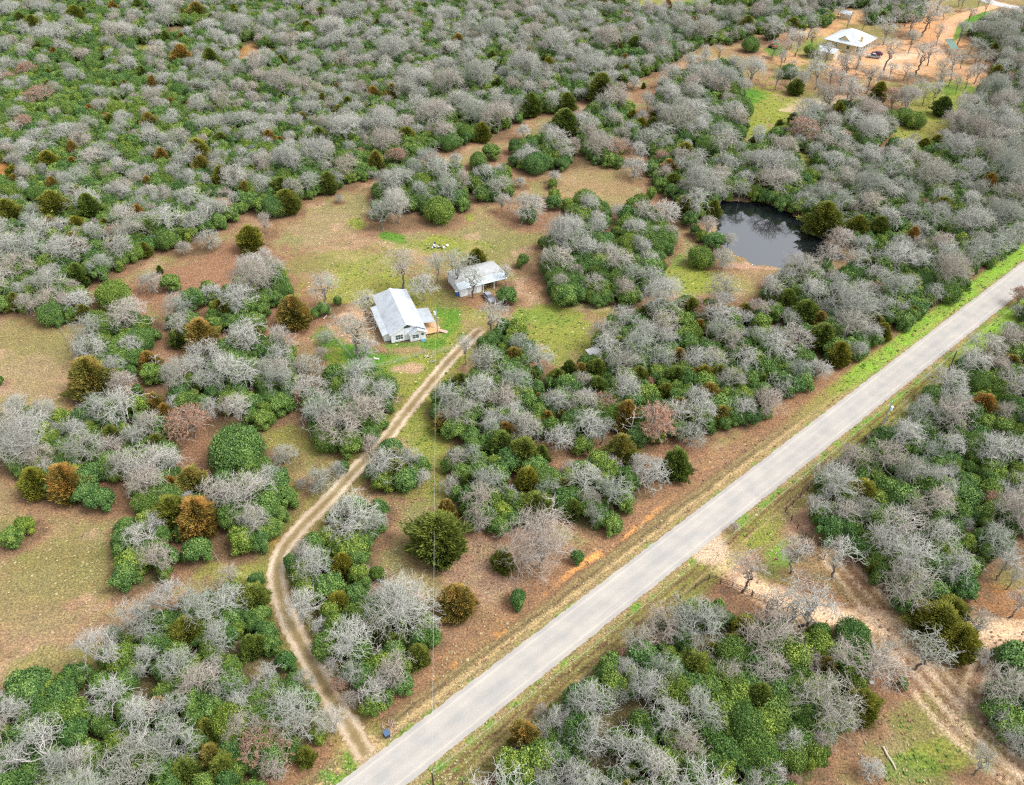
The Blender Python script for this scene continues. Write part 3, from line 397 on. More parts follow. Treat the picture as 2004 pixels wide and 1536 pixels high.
blend(YGR, band(nL, 3.2, 8.5, 1.5)*np.clip((s_-108)/22, 0, 1)*.75*(.5+sn_)); blend(GRN*1.7+np.array([.05,.02,0]), band(nL, 3.2, 8.2, 1)*np.clip((s_-125)/18, 0, 1)*(.2+sn_)*.9); blend(RED, band(nL, 8.2, 10.5, .8)*up2*.7)
blend(YGR*.95, band(nR, 3.3, 10.5, 1)*(.55+.4*up)*(.5+.6*sn_)); blend(TAN*1.15, band(nR, 3.1, 4.6, .4)*(1-.6*up2)*.8)
blend(GRN*1.7+np.array([.05,.02,0]), band(nR, 4.3, 9, 1)*up2*(.3+sn_)*.85); blend(GRN*1.3, band(nR, 3.4, 4.8, .3)*np.clip((sn_-.52)*8, 0, 1)*.8)
blend(RED*.6, band(nR, 5.2, 5.9, .25)*(1-up2)*(.5+st_)); blend(RED*.6, band(nR, 6.5, 7.1, .25)*(1-up2)*(.5+st_)); blend(TAN*1.4, band(nR, 7.2, 7.8, .25)*.7*(1-up2))
blend(RED*1.1, band(nR, 9.5, 12.5, 1.2)*.6); blend(SAND*1.02, (np.clip(4.2-np.hypot(X-G(1385,1072).x, Y-G(1385,1072).y), 0, 1)))
blend(SAND*np.array([1.02,.92,.82]), np.clip(1.3-np.hypot((X-G(712,1467).x)/3.2, (Y-G(712,1467).y)/2.4)+(n3-.5)*.5, 0, 1)*3*(n_ > 2.9)*(.55+.5*n3)); blend(GRN*1.1, 1.6-np.hypot(X-G(690,1490).x+.3, (Y-G(690,1490).y)/2.6)+(n3-.5)*2.2); blend(GRN*1.2, 1.3-np.hypot((X-G(655,1522).x)/2.4, Y-G(655,1522).y)+(n3-.5)*2)
dd = dist_line(X, Y, drive_l); blend(YGR*.9, np.clip((3.6+n2*1.6-dd)*.8, 0, 1)*.45*(.4+n3)); blend(SAND*.8, np.clip((1.9-dd)*1.2, 0, 1)*.6)
# pond basin
pg = np.array([tuple(G(*p))[:2] for p in POND]); pc = pg.mean(0)
pr = []
for i in range(len(pg)):
    a, b, c, d = pg[i-1], pg[i], pg[(i+1)%len(pg)], pg[(i+2)%len(pg)]
    for k in range(8):
        t = k/8; pr.append(.5*((2*b)+(c-a)*t+(2*a-5*b+4*c-d)*t*t+(3*b-a-3*c+d)*t**3))
pr = np.array(pr); ph_ = np.arctan2(pr[:,1]-pc[1], pr[:,0]-pc[0]); pr = pc+(pr-pc)*(1+.018*np.sin(ph_*9+1)+.014*np.sin(ph_*17)+.010*np.sin(ph_*31+2))[:,None]; inside = in_poly(X, Y, [tuple(p) for p in pr]); dpd = dist_line(X, Y, np.repeat(pr, 2, 0), 8); sgn = np.where(inside, -dpd, dpd)
Z = np.zeros(X.shape, np.float32); near = sgn < 3
Z[near] = -np.clip((3-sgn[near]+(n3[near]-.5)*2.4+(n2[near]-.5)*2)/6, 0, 1)*1.6
blend(TAN*.9, np.clip((2.2-np.abs(sgn-.4)+(n3-.5)*2)*.9, 0, .8)*(sgn < 6)); blend(np.array([.10,.08,.06]), np.clip((.5-sgn)*2, 0, 1))
spk = np.clip(fbm(X, Y, 40, 91)*1.6-.3+.5*((Y > 150)&(Y < 190)&(np.abs(X) < 70)), 0, 1)*(1-np.clip(lit, 0, 1))*(np.abs(n_) > 3.4)
nx, ny = len(gx_), len(gy_); idx = np.arange(nx*ny, dtype=np.int32).reshape(ny, nx)
F4 = np.stack([idx[:-1,:-1], idx[:-1,1:], idx[1:,1:], idx[1:,:-1]], -1).reshape(-1, 4)
gm = mat('ground_cover', (.3,.2,.1), .95, .1); k = NT(gm)
at = k.n('ShaderNodeAttribute'); at.attribute_name = 'cover'; sa = k.n('ShaderNodeAttribute'); sa.attribute_name = 'speck'
tc = k.n('ShaderNodeTexCoord'); v = tc.outputs['Object']
nf = k.noise(2.6, 6, .72, v); nfr = k.ramp(nf.outputs[0], [(.30, (.34,.33,.31)), (.5, (1.0,)*3), (.70, (1.85,1.8,1.7))])
c1 = k.mix(at.outputs[0], nfr.outputs[0], 1.0, 'MULTIPLY')
ng = k.noise(.55, 5, .65, v, .4); ngr = k.ramp(ng.outputs[0], [(.3, (.78,.80,.85)), (.7, (1.22,1.17,1.08))]); c2 = k.mix(c1, ngr.outputs[0], 1.0, 'MULTIPLY')
vo = k.n('ShaderNodeTexVoronoi', feature='F1'); vo.inputs['Scale'].default_value = .62; k.l(v, vo.inputs['Vector'])
sr = k.ramp(vo.outputs['Distance'], [(.10, (1,1,1)), (.2, (0,0,0))]); vc = k.n('ShaderNodeMath', operation='GREATER_THAN'); k.l(vo.outputs['Color'], vc.inputs[0]); vc.inputs[1].default_value = .55
m1 = k.n('ShaderNodeMath', operation='MULTIPLY'); k.l(sr.outputs[0], m1.inputs[0]); k.l(vc.outputs[0], m1.inputs[1]); m2 = k.n('ShaderNodeMath', operation='MULTIPLY'); k.l(m1.outputs[0], m2.inputs[0]); k.l(sa.outputs['Fac'], m2.inputs[1])
k.l(k.mix(c2, (.62,.52,.30), m2.outputs[0]), k.b.inputs['Base Color'])
k.bump(nf.outputs[0], .9, .28)
gme = fast_mesh('ground', np.stack([X, Y, Z], 1), F4, [gm], {'cover': ('FLOAT_COLOR', np.concatenate([np.clip(C, .01, .9), np.ones((len(C), 1))], 1)), 'speck': ('FLOAT', spk)}, True)
go = bpy.data.objects.new('ground', gme); COL.objects.link(go); tag(go, 'rough pasture and woodland floor of dry grass, moss and red leaf litter', 'ground', kind='structure')

# road, driveway, water as sheets 4 mm proud
def strip(L, offs, z, jit=0, seed=0):
    d = np.gradient(L, axis=0); d /= np.linalg.norm(d, axis=1)[:,None]; nn = np.stack([-d[:,1], d[:,0]], 1); r = np.random.default_rng(seed)
    V, U = [], []; ss = np.concatenate([[0], np.cumsum(np.linalg.norm(np.diff(L, axis=0), axis=1))])
    for i, o in enumerate(offs):
        j = (r.random(len(L))-.5)*2*jit if i in (0, len(offs)-1) else 0
        V.append(np.concatenate([L+nn*(np.array(o)+j)[...,None] if np.ndim(o)+np.ndim(j) else L+nn*o, np.full((len(L), 1), z)], 1)); U.append(np.stack([np.full(len(L), float(np.mean(o))), ss, ss*0], 1))
    n = len(L); V = np.concatenate(V); U = np.concatenate(U); f = []
    for a in range(len(offs)-1):
        for i in range(n-1): f.append((a*n+i, (a+1)*n+i, (a+1)*n+i+1, a*n+i+1))
    return V, [t[::-1] for t in f], U
tt = np.arange(-60, 900, .5); rl = ROAD_A+RD*tt[:,None]
rm = mat('worn_asphalt', (.4,.4,.4), .85, .25); k = NT(rm)
at = k.n('ShaderNodeAttribute'); at.attribute_name = 'across'; sx = k.n('ShaderNodeSeparateXYZ'); k.l(at.outputs['Vector'], sx.inputs[0])
ab = k.n('ShaderNodeMath', operation='ABSOLUTE'); k.l(sx.outputs[0], ab.inputs[0])
dv = k.n('ShaderNodeMath', operation='MULTIPLY'); k.l(ab.outputs[0], dv.inputs[0]); dv.inputs[1].default_value = 1/ROAD_W
tr = k.ramp(dv.outputs[0], [(0, (.375,.355,.325)), (.12, (.38,.36,.328)), (.3, (.415,.39,.355)), (.5, (.40,.378,.345)), (.66, (.415,.388,.35)), (.73, (.49,.45,.395)), (.79, (.41,.385,.35)), (.84, (.385,.365,.335)), (1, (.385,.355,.32))])
mp = k.n('ShaderNodeMapping'); mp.inputs['Scale'].default_value = (3.0,.12,1); k.l(at.outputs['Vector'], mp.inputs[0])
nl = k.noise(1.0, 5, .6, mp.outputs[0]); nlr = k.ramp(nl.outputs[0], [(.3, (.96,)*3), (.7, (1.035,)*3)])
tc = k.n('ShaderNodeTexCoord'); nf = k.noise(9, 4, .7, tc.outputs['Object']); nfr = k.ramp(nf.outputs[0], [(.3, (.88,)*3), (.7, (1.12,)*3)]); nb = k.noise(.25, 3, .5, tc.outputs['Object']); nbr = k.ramp(nb.outputs[0], [(.35, (.90,.91,.93)), (.65, (1.08,1.06,1.03))])
c = k.mix(k.mix(k.mix(tr.outputs[0], nlr.outputs[0], 1, 'MULTIPLY'), nfr.outputs[0], 1, 'MULTIPLY'), nbr.outputs[0], 1, 'MULTIPLY')
nc = k.noise(.9, 6, .8, tc.outputs['Object'], 2.5); ncr = k.ramp(nc.outputs[0], [(.490, (0,0,0)), (.5, (.35,)*3), (.510, (0,0,0))]); c = k.mix(c, (.22,.22,.22), ncr.outputs[0])
k.l(c, k.b.inputs['Base Color']); k.bump(nf.outputs[0], .3, .03)
# small crumbling teeth along both edges
V, f, U = strip(rl, [-ROAD_W, -2.4, -1.2, 0, 1.2, 2.4, ROAD_W], .012, .13, 5)
U[:,0] = np.repeat([-ROAD_W, -2.4, -1.2, 0, 1.2, 2.4, ROAD_W], len(rl))
me = fast_mesh('road', V, np.array(f), [rm], {'across': ('FLOAT_VECTOR', U)}); o = bpy.data.objects.new('road', me); COL.objects.link(o); tag(o, 'pale worn two lane paved road running diagonally from bottom to right edge', 'road', kind='structure')
r2 = smooth_line([(1905,-14),(1940,4),(1985,14),(2060,24),(2200,40)], 1); V, f, U = strip(r2, [-3.4, 0, 3.4], .012, .15, 6)
V2m = mat('far_asphalt', (.44,.43,.41), .9); me = fast_mesh('side_road', V, np.array(f), [V2m], {}); o = bpy.data.objects.new('side_road', me); COL.objects.link(o); tag(o, 'pale paved road crossing the upper right corner', 'road', kind='structure')
dm = mat('caliche_gravel', (.5,.4,.3), .95, .1); k = NT(dm)
at = k.n('ShaderNodeAttribute'); at.attribute_name = 'across'; sx = k.n('ShaderNodeSeparateXYZ'); k.l(at.outputs['Vector'], sx.inputs[0]); tc = k.n('ShaderNodeTexCoord')
nw = k.noise(.8, 5, .7, tc.outputs['Object']); wa = k.n('ShaderNodeMath', operation='MULTIPLY_ADD'); k.l(nw.outputs[0], wa.inputs[0]); wa.inputs[1].default_value = 1.5; k.l(sx.outputs[0], wa.inputs[2])
ad = k.n('ShaderNodeMath', operation='ADD'); k.l(wa.outputs[0], ad.inputs[0]); ad.inputs[1].default_value = -.75
ab = k.n('ShaderNodeMath', operation='ABSOLUTE'); k.l(ad.outputs[0], ab.inputs[0]); 
dv = k.n('ShaderNodeMath', operation='MULTIPLY'); k.l(ab.outputs[0], dv.inputs[0]); dv.inputs[1].default_value = 1/1.9
tr = k.ramp(dv.outputs[0], [(0, (.30,.235,.13)), (.14, (.29,.23,.12)), (.32, (.42,.335,.22)), (.52, (.60,.50,.38)), (.74, (.54,.44,.32)), (.95, (.31,.235,.13))])
nf = k.noise(5, 5, .75, tc.outputs['Object']); nfr = k.ramp(nf.outputs[0], [(.3, (.62,.58,.52)), (.7, (1.28,)*3)]); nb = k.noise(.15, 3, .6, tc.outputs['Object']); nbr = k.ramp(nb.outputs[0], [(.40, (.80,.76,.70)), (.62, (1.05,)*3)])
k.l(k.mix(k.mix(tr.outputs[0], nfr.outputs[0], 1, 'MULTIPLY'), nbr.outputs[0], 1, 'MULTIPLY'), k.b.inputs['Base Color']); k.bump(nf.outputs[0], .6, .06)
dl_ = drive_l[4:]; V, f, U = strip(dl_, [-1.75, -1.2, -.6, 0, .6, 1.2, 1.75], .008, .32, 9); U[:,0] = np.repeat([-1.75, -1.2, -.6, 0, .6, 1.2, 1.75], len(dl_))
me = fast_mesh('driveway', V, np.array(f), [dm], {'across': ('FLOAT_VECTOR', U)}); o = bpy.data.objects.new('driveway', me); COL.objects.link(o); tag(o, 'curving pale two rut gravel driveway from the road up to the farmhouse', 'driveway', kind='structure')
wm = mat('pond_water', (.010,.013,.016), .0, 1.0); wm.node_tree.nodes['Principled BSDF'].inputs['IOR'].default_value = 2.1
k = NT(wm); tc = k.n('ShaderNodeTexCoord'); nf = k.noise(1.3, 3, .5, tc.outputs['Object']); k.bump(nf.outputs[0], .012, .01)
m = MB(); rr = pc+(pr-pc)*1.12; m.add([(p[0], p[1], -.55) for p in rr], [tuple(range(len(rr)))]); o = m.build('pond_water', wm); tag(o, 'dark still pond reflecting the sky and the trees on its bank', 'pond', kind='structure')
if o.data.polygons[0].normal.z < 0: o.data.flip_normals()
# ------------------------------------------------------------------ tree materials
def bark_mat(name, a, b, c):
    m = mat(name, a, .9, .15); k = NT(m); oi = k.n('ShaderNodeObjectInfo'); r = k.ramp(oi.outputs['Random'], [(0, a), (.3, tuple(q*1.16 for q in a)), (.5, b), (.75, c), (1, a)])
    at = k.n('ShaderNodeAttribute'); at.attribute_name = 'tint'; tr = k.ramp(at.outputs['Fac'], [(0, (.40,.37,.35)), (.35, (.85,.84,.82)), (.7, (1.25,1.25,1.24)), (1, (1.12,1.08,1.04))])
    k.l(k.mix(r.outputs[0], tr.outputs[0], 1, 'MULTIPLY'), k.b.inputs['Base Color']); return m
def leaf_mat(name, stops, rnd, rough=.55, trans=0.0):
    m = mat(name, stops[0][1], rough, .25); k = NT(m); at = k.n('ShaderNodeAttribute'); at.attribute_name = 'tint'
    r = k.ramp(at.outputs['Fac'], stops); oi = k.n('ShaderNodeObjectInfo'); rr = k.ramp(oi.outputs['Random'], rnd)
    k.l(k.mix(r.outputs[0], rr.outputs[0], 1, 'MULTIPLY'), k.b.inputs['Base Color']); return m
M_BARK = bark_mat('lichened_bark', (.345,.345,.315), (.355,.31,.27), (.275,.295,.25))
M_TRUNK = weathered('oak_bark', (.22,.19,.165), (.35,.33,.30), 3, .95, .6)
M_DARKT = weathered('dark_bark', (.12,.10,.09), (.25,.23,.21), 3, .95, .6)
M_RUST = leaf_mat('russet_leaves', [(0, (.34,.17,.105)), (1, (.46,.26,.16))], [(0, (.9,.9,.9)), (1, (1.1,1.0,.95))])
M_YAU = leaf_mat('yaupon_leaves', [(0, (.045,.10,.028)), (.5, (.118,.22,.046)), (1, (.32,.43,.11))], [(0, (.70,.82,.95)), (.3, (1,1,1)), (.55, (1.4,1.15,.75)), (.8, (.85,.92,1.0)), (1, (1.1,1.05,.8))])
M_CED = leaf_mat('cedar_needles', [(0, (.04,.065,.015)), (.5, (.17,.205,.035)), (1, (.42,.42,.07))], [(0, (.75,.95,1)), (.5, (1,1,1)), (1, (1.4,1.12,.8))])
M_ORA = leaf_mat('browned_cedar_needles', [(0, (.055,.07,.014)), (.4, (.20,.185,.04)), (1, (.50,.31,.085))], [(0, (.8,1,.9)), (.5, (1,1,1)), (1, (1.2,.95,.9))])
M_STEM = mat('shrub_stem', (.30,.28,.26), .9, .1)

# ------------------------------------------------------------------ bare trees: limbs, boughs, twigs reaching for points spread over the crown
class TB:                                               # tapered 3-5 sided tubes in numpy
    def __init__(s): s.V = []; s.F = []; s.T = []; s.n = 0
    def tube(s, P, r0, r1, tint, sides=3):
        P = np.asarray(P, float); n = len(P); d = np.gradient(P, axis=0); d /= np.linalg.norm(d, axis=1)[:,None]+1e-9
        ref = np.array([0.,0,1]) if abs(d[0,2]) < .9 else np.array([1.,0,0]); a = np.cross(d, ref); a /= np.linalg.norm(a, axis=1)[:,None]+1e-9; b = np.cross(d, a)
        R = np.linspace(r0, r1, n)[:,None]
        for k_ in range(sides): t = 2*PI*k_/sides; s.V.append(P+(a*math.cos(t)+b*math.sin(t))*R)
        base = s.n
        i = np.arange(n-1)
        for k_ in range(sides):
            k2 = (k_+1)%sides; s.F.append(np.stack([base+k_*n+i, base+k2*n+i, base+k2*n+i+1, base+k_*n+i+1], 1))
        s.T.append(np.full(n*sides, tint)); s.n += n*sides
def curve(a, b, d0, n, r, wig):                         # from a to b leaving along d0
    L = np.linalg.norm(b-a); t = np.linspace(0, 1, n)[:,None]; m = a+d0*L*.45
    P = (1-t)**2*a+2*t*(1-t)*m+t*t*b; w_ = r.normal(0, wig*L, (n, 3)); w_[0] = 0; w_[-1] *= .3; return P+w_*np.sin(t*PI)**.5
def on_crown(r, D, H, zc, zr, rad, up=-.25):
    while True:
        u = r.normal(0, 1, 3); u /= np.linalg.norm(u)
        if u[2] > up: return np.array([u[0]*D/2*rad, u[1]*D/2*rad, zc+u[2]*zr*rad]), u
def bare_tree(seed, D, H, trunk_h, nl, n2_, n3_, n4_, n5_, lean=0, thick=1.0, stems=1, dark=False, wig=.045, sparse=1.0):
    r = np.random.default_rng(seed); tb, tr = TB(), TB(); zc = trunk_h+(H-trunk_h)*.45; zr = (H-trunk_h)*.55; top = np.array([r.normal(0, lean), r.normal(0, lean), trunk_h])
    sx, sy = 1+r.normal(0, .08), 1+r.normal(0, .08)
    if stems == 1:
        P = curve(np.array([0,0,-.25]), top, np.array([r.normal(0,.15), r.normal(0,.15), 1.]), 6, r, .03); tr.tube(P, .20*thick*D/8, .14*thick*D/8, 0, 7); starts = [top]*nl
    else:
        starts = []
        for i in range(stems):
            a = r.uniform(0, 2*PI); b_ = np.array([math.cos(a)*.25, math.sin(a)*.25, -.15]); e = np.array([math.cos(a)*D*.07, math.sin(a)*D*.07, trunk_h*r.uniform(.7, 1.2)+.2])
            tr.tube(curve(b_, e, np.array([0,0,1.]), 4, r, .03), .07*thick, .05*thick, 0, 5)
            starts += [e]*int(math.ceil(nl/stems))
    for i in range(nl):
        ga = i*2.39996+r.uniform(-.4, .4); el = math.radians(r.uniform(8, 80)) if i else math.radians(86)
        u = np.array([math.cos(ga)*math.cos(el), math.sin(ga)*math.cos(el), math.sin(el)]); rad = r.uniform(.5, .68)
        t1 = np.array([u[0]*D/2*rad*sx, u[1]*D/2*rad*sy, zc-zr*.15+u[2]*zr*rad]); s0 = starts[i%len(starts)]
        d0 = (t1-s0)/np.linalg.norm(t1-s0)*.6+np.array([0,0,.8]); d0 /= np.linalg.norm(d0)
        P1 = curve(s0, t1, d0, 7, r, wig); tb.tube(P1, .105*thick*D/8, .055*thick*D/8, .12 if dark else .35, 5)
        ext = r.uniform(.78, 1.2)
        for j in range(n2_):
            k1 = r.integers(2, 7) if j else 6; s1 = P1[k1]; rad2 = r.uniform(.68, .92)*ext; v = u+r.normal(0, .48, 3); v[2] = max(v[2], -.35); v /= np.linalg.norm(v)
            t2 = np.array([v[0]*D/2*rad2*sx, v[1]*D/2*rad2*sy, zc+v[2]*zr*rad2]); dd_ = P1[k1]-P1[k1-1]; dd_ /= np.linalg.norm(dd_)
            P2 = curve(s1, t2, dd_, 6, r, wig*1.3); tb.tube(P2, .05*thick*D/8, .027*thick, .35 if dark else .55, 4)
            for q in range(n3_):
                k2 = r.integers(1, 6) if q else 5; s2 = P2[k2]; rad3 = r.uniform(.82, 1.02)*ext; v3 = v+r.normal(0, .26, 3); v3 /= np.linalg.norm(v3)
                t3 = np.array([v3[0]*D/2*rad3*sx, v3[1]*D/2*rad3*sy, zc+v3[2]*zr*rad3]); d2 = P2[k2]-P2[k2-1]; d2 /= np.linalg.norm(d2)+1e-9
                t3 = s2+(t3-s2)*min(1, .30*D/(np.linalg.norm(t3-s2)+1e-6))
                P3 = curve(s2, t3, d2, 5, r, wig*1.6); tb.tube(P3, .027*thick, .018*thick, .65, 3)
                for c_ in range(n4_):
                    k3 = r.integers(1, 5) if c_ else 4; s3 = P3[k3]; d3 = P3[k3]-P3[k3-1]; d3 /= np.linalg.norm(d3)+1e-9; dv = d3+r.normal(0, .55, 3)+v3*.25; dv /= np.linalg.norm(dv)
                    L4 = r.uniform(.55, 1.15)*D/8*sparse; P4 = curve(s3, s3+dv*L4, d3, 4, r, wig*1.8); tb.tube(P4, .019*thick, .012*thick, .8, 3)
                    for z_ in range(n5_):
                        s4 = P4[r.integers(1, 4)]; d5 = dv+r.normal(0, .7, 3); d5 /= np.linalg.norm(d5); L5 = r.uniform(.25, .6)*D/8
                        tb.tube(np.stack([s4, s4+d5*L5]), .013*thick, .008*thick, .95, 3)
    return tr, tb
def tb_mesh(name, tb, m): return fast_mesh(name, np.concatenate(tb.V), np.concatenate(tb.F), m, {'tint': ('FLOAT', np.concatenate(tb.T))})
def leaf_quads(r, P, N, size, asp=1.5):                 # small bent-free leaf clumps: one quad each
    n = len(P); t = r.normal(0, 1, (n, 3)); t -= N*(t*N).sum(1)[:,None]; t /= np.linalg.norm(t, axis=1)[:,None]+1e-9; b = np.cross(N, t); s = size*r.uniform(.65, 1.35, n)[:,None]
    V = np.stack([P-t*s*asp*.5, P+b*s*.5, P+t*s*asp*.5, P-b*s*.5], 1).reshape(-1, 3); F = np.arange(n*4).reshape(n, 4); return V, F
def lumpy(seed, D, H, lobes, n, size, base=.1, flat=1.0):   # evergreen shrub: leaf clumps over many lobes
    r = np.random.default_rng(seed); cs = []
    for i in range(lobes):
        a = i*2.39996+r.uniform(-.5, .5); q = math.sqrt((i+.3)/lobes)*.68; rr_ = D/2*r.uniform(.26, .44)*(1.1-.35*q); hz = H*(1-.45*q*q)*r.uniform(.80, 1.0)-rr_*.8
        cs.append((math.cos(a)*q*D/2, math.sin(a)*q*D/2, max(hz, rr_*.7), rr_))
    for i in range(lobes//2):
        a = r.uniform(0, 2*PI); q = r.uniform(.45, .78); rr_ = D/2*r.uniform(.2, .34); cs.append((math.cos(a)*q*D/2, math.sin(a)*q*D/2, r.uniform(.22, .5)*H, rr_))
    P, N, T = [], [], []; wts = np.array([c[3]**2 for c in cs]); wts /= wts.sum()
    for c_, wgt in zip(cs, wts):
        m_ = int(n*wgt); u = r.normal(0, 1, (m_, 3)); u /= np.linalg.norm(u, axis=1)[:,None]; pits = np.sin(u[:,0]*8+c_[0]*5+1.3*np.sin(u[:,1]*5))*np.sin(u[:,1]*9+c_[1]*3)*np.sin(u[:,2]*8+c_[0]); rad = c_[3]*(1-np.abs(r.normal(0, .2, m_))+.34*pits+.38*r.random(m_)*(r.random(m_) < .09))
        p = u*rad[:,None]*np.array([1,1,.9])+np.array(c_[:3]); P.append(p); nn = u+r.normal(0, .6, (m_, 3)); N.append(nn/np.linalg.norm(nn, axis=1)[:,None])
        T.append(np.clip(r.normal(.42+.24*r.uniform(-1, 1), .17, m_)+.10*(r.random(m_) > .85), 0, 1))
    P, N, T = np.concatenate(P), np.concatenate(N), np.concatenate(T); ok = P[:,2] > .03; P, N, T = P[ok], N[ok], T[ok]; V, F = leaf_quads(r, P, N, size); return V, F, np.repeat(T, 4)
def cedar(seed, D, H, n, pw, br=0.0):                   # conical to round cedar of upswept sprays
    r = np.random.default_rng(seed); nb = 46; P, N, T = [], [], []; lump = [(r.uniform(0, 2*PI), r.uniform(.05, .95), r.uniform(.5, 1.42)) for _ in range(120)]
    zz = r.random(n)**1.15; prof = (1-zz**pw)**.62*np.clip(.62+zz*2.2, 0, 1); a = r.uniform(0, 2*PI, n); lf = np.ones(n)
    for la, lz, ls in lump: lf += (ls-1)*np.exp(-(((a-la+PI)%(2*PI)-PI)/.24)**2-((zz-lz)/.065)**2)
    tip = (np.sin(a*7+zz*9+seed)*np.sin(zz*19+a*2+seed)) ; lf = lf*(1+.13*tip+.25*r.random(n)*(r.random(n) < .1)); rad = D/2*prof*lf*(1-np.abs(r.normal(0, .2, n))); P = np.stack([np.cos(a)*rad, np.sin(a)*rad, .12+zz*(H-.15)], 1)
    out = np.stack([np.cos(a), np.sin(a), np.full(n, .9)], 1)+r.normal(0, .35, (n, 3)); out /= np.linalg.norm(out, axis=1)[:,None]
    side = np.cross(out, r.normal(0, 1, (n, 3))); side /= np.linalg.norm(side, axis=1)[:,None]; L = r.uniform(.25, .6, n)[:,None]*(D/5)**.5; w2 = L*.17
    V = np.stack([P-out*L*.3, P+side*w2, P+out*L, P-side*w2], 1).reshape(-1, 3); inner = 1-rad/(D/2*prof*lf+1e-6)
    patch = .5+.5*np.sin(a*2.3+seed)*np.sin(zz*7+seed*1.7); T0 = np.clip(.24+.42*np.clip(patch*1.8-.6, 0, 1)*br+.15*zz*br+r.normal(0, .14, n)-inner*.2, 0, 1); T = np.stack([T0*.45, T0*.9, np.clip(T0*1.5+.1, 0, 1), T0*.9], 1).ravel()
    return V, np.arange(n*4).reshape(n, 4), T

PROTO = {}                                              # kind -> list of (size, height, [(part name, mesh)])
def add_proto(k, D, H, parts): PROTO.setdefault(k, []).append((D, H, parts))
for i in range(7):
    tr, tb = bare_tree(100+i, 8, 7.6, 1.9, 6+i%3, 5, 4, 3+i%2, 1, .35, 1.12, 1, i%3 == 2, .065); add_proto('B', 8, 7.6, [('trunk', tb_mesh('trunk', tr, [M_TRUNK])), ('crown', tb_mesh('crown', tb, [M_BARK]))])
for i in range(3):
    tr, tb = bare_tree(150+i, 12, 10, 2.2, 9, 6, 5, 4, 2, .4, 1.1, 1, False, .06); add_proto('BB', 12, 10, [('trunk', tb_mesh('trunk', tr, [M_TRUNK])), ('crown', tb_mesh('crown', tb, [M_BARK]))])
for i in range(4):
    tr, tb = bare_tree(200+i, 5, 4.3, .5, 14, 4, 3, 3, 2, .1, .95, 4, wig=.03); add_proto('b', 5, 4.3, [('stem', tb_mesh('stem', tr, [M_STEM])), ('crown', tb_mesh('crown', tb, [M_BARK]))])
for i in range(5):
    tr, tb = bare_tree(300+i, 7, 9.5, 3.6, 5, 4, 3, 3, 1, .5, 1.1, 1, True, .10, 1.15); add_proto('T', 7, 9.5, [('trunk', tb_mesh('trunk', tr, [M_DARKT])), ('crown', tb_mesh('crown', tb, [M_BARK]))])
for i in range(3):
    tr, tb = bare_tree(400+i, 7, 6.8, 1.4, 9, 4, 4, 3, 2, .2, 1.2); r = np.random.default_rng(500+i); Vt = np.concatenate(tb.V); Tt = np.concatenate(tb.T); c_ = Vt[Tt > .9]; c_ = c_[r.integers(0, len(c_), 11000)]+r.normal(0, .09, (11000, 3)); nn = r.normal(0, 1, (11000, 3)); nn /= np.linalg.norm(nn, axis=1)[:,None]
    LV, LF = leaf_quads(r, c_, nn, .09); add_proto('R', 7, 6.8, [('trunk', tb_mesh('trunk', tr, [M_TRUNK])), ('crown', tb_mesh('crown', tb, [M_BARK])), ('foliage', fast_mesh('foliage', LV, LF, [M_RUST], {'tint': ('FLOAT', np.repeat(r.random(11000), 4))}))])
def stem_mesh(seed, H, D, n=5):
    r = np.random.default_rng(seed); t = TB()
    for i in range(n):
        a = r.uniform(0, 2*PI); t.tube(curve(np.array([math.cos(a)*.12, math.sin(a)*.12, -.1]), np.array([math.cos(a)*D*.22, math.sin(a)*D*.22, H*.62]), np.array([0,0,1.]), 4, r, .03), .055, .025, 0, 4)
    return tb_mesh('stem', t, [M_STEM])
for i in range(6):
    V, F, T = lumpy(600+i, 4.5, 3.3+.15*i, 15+2*i, 17000, .14); add_proto('Y', 4.5, 3.3+.15*i, [('stem', stem_mesh(650+i, 3.3, 4.5)), ('foliage', fast_mesh('foliage', V, F, [M_YAU], {'tint': ('FLOAT', T)}))])
for i in range(3):                                      # the widest clumps get more, finer lobes
    V, F, T = lumpy(680+i, 9, 4.8, 64, 60000, .145); add_proto('YY', 9, 4.8, [('stem', stem_mesh(690+i, 4.8, 9, 9)), ('foliage', fast_mesh('foliage', V, F, [M_YAU], {'tint': ('FLOAT', T)}))])
def ctrunk(H): t = TB(); t.tube(np.array([[0,0,-.2],[.03,0,H*.4],[0,.03,H*.85]]), .13, .03, 0, 6); return tb_mesh('trunk', t, [M_DARKT])
for i in range(6):
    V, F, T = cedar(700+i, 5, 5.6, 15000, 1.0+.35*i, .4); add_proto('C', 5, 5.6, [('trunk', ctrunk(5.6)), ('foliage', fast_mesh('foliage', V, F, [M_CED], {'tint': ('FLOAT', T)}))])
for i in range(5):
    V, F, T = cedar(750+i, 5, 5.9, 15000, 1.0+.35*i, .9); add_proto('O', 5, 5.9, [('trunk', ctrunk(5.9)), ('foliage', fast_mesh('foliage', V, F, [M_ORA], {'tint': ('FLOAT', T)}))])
NAME = {'B': ('bare_oak', 'bare oak'), 'b': ('leafless_shrub', 'leafless shrub'), 'T': ('tall_bare_oak', 'tall bare oak'), 'R': ('russet_tree', 'russet tree'), 'Y': ('evergreen_shrub', 'evergreen shrub'), 'C': ('cedar_tree', 'cedar'), 'O': ('browned_cedar', 'cedar')}

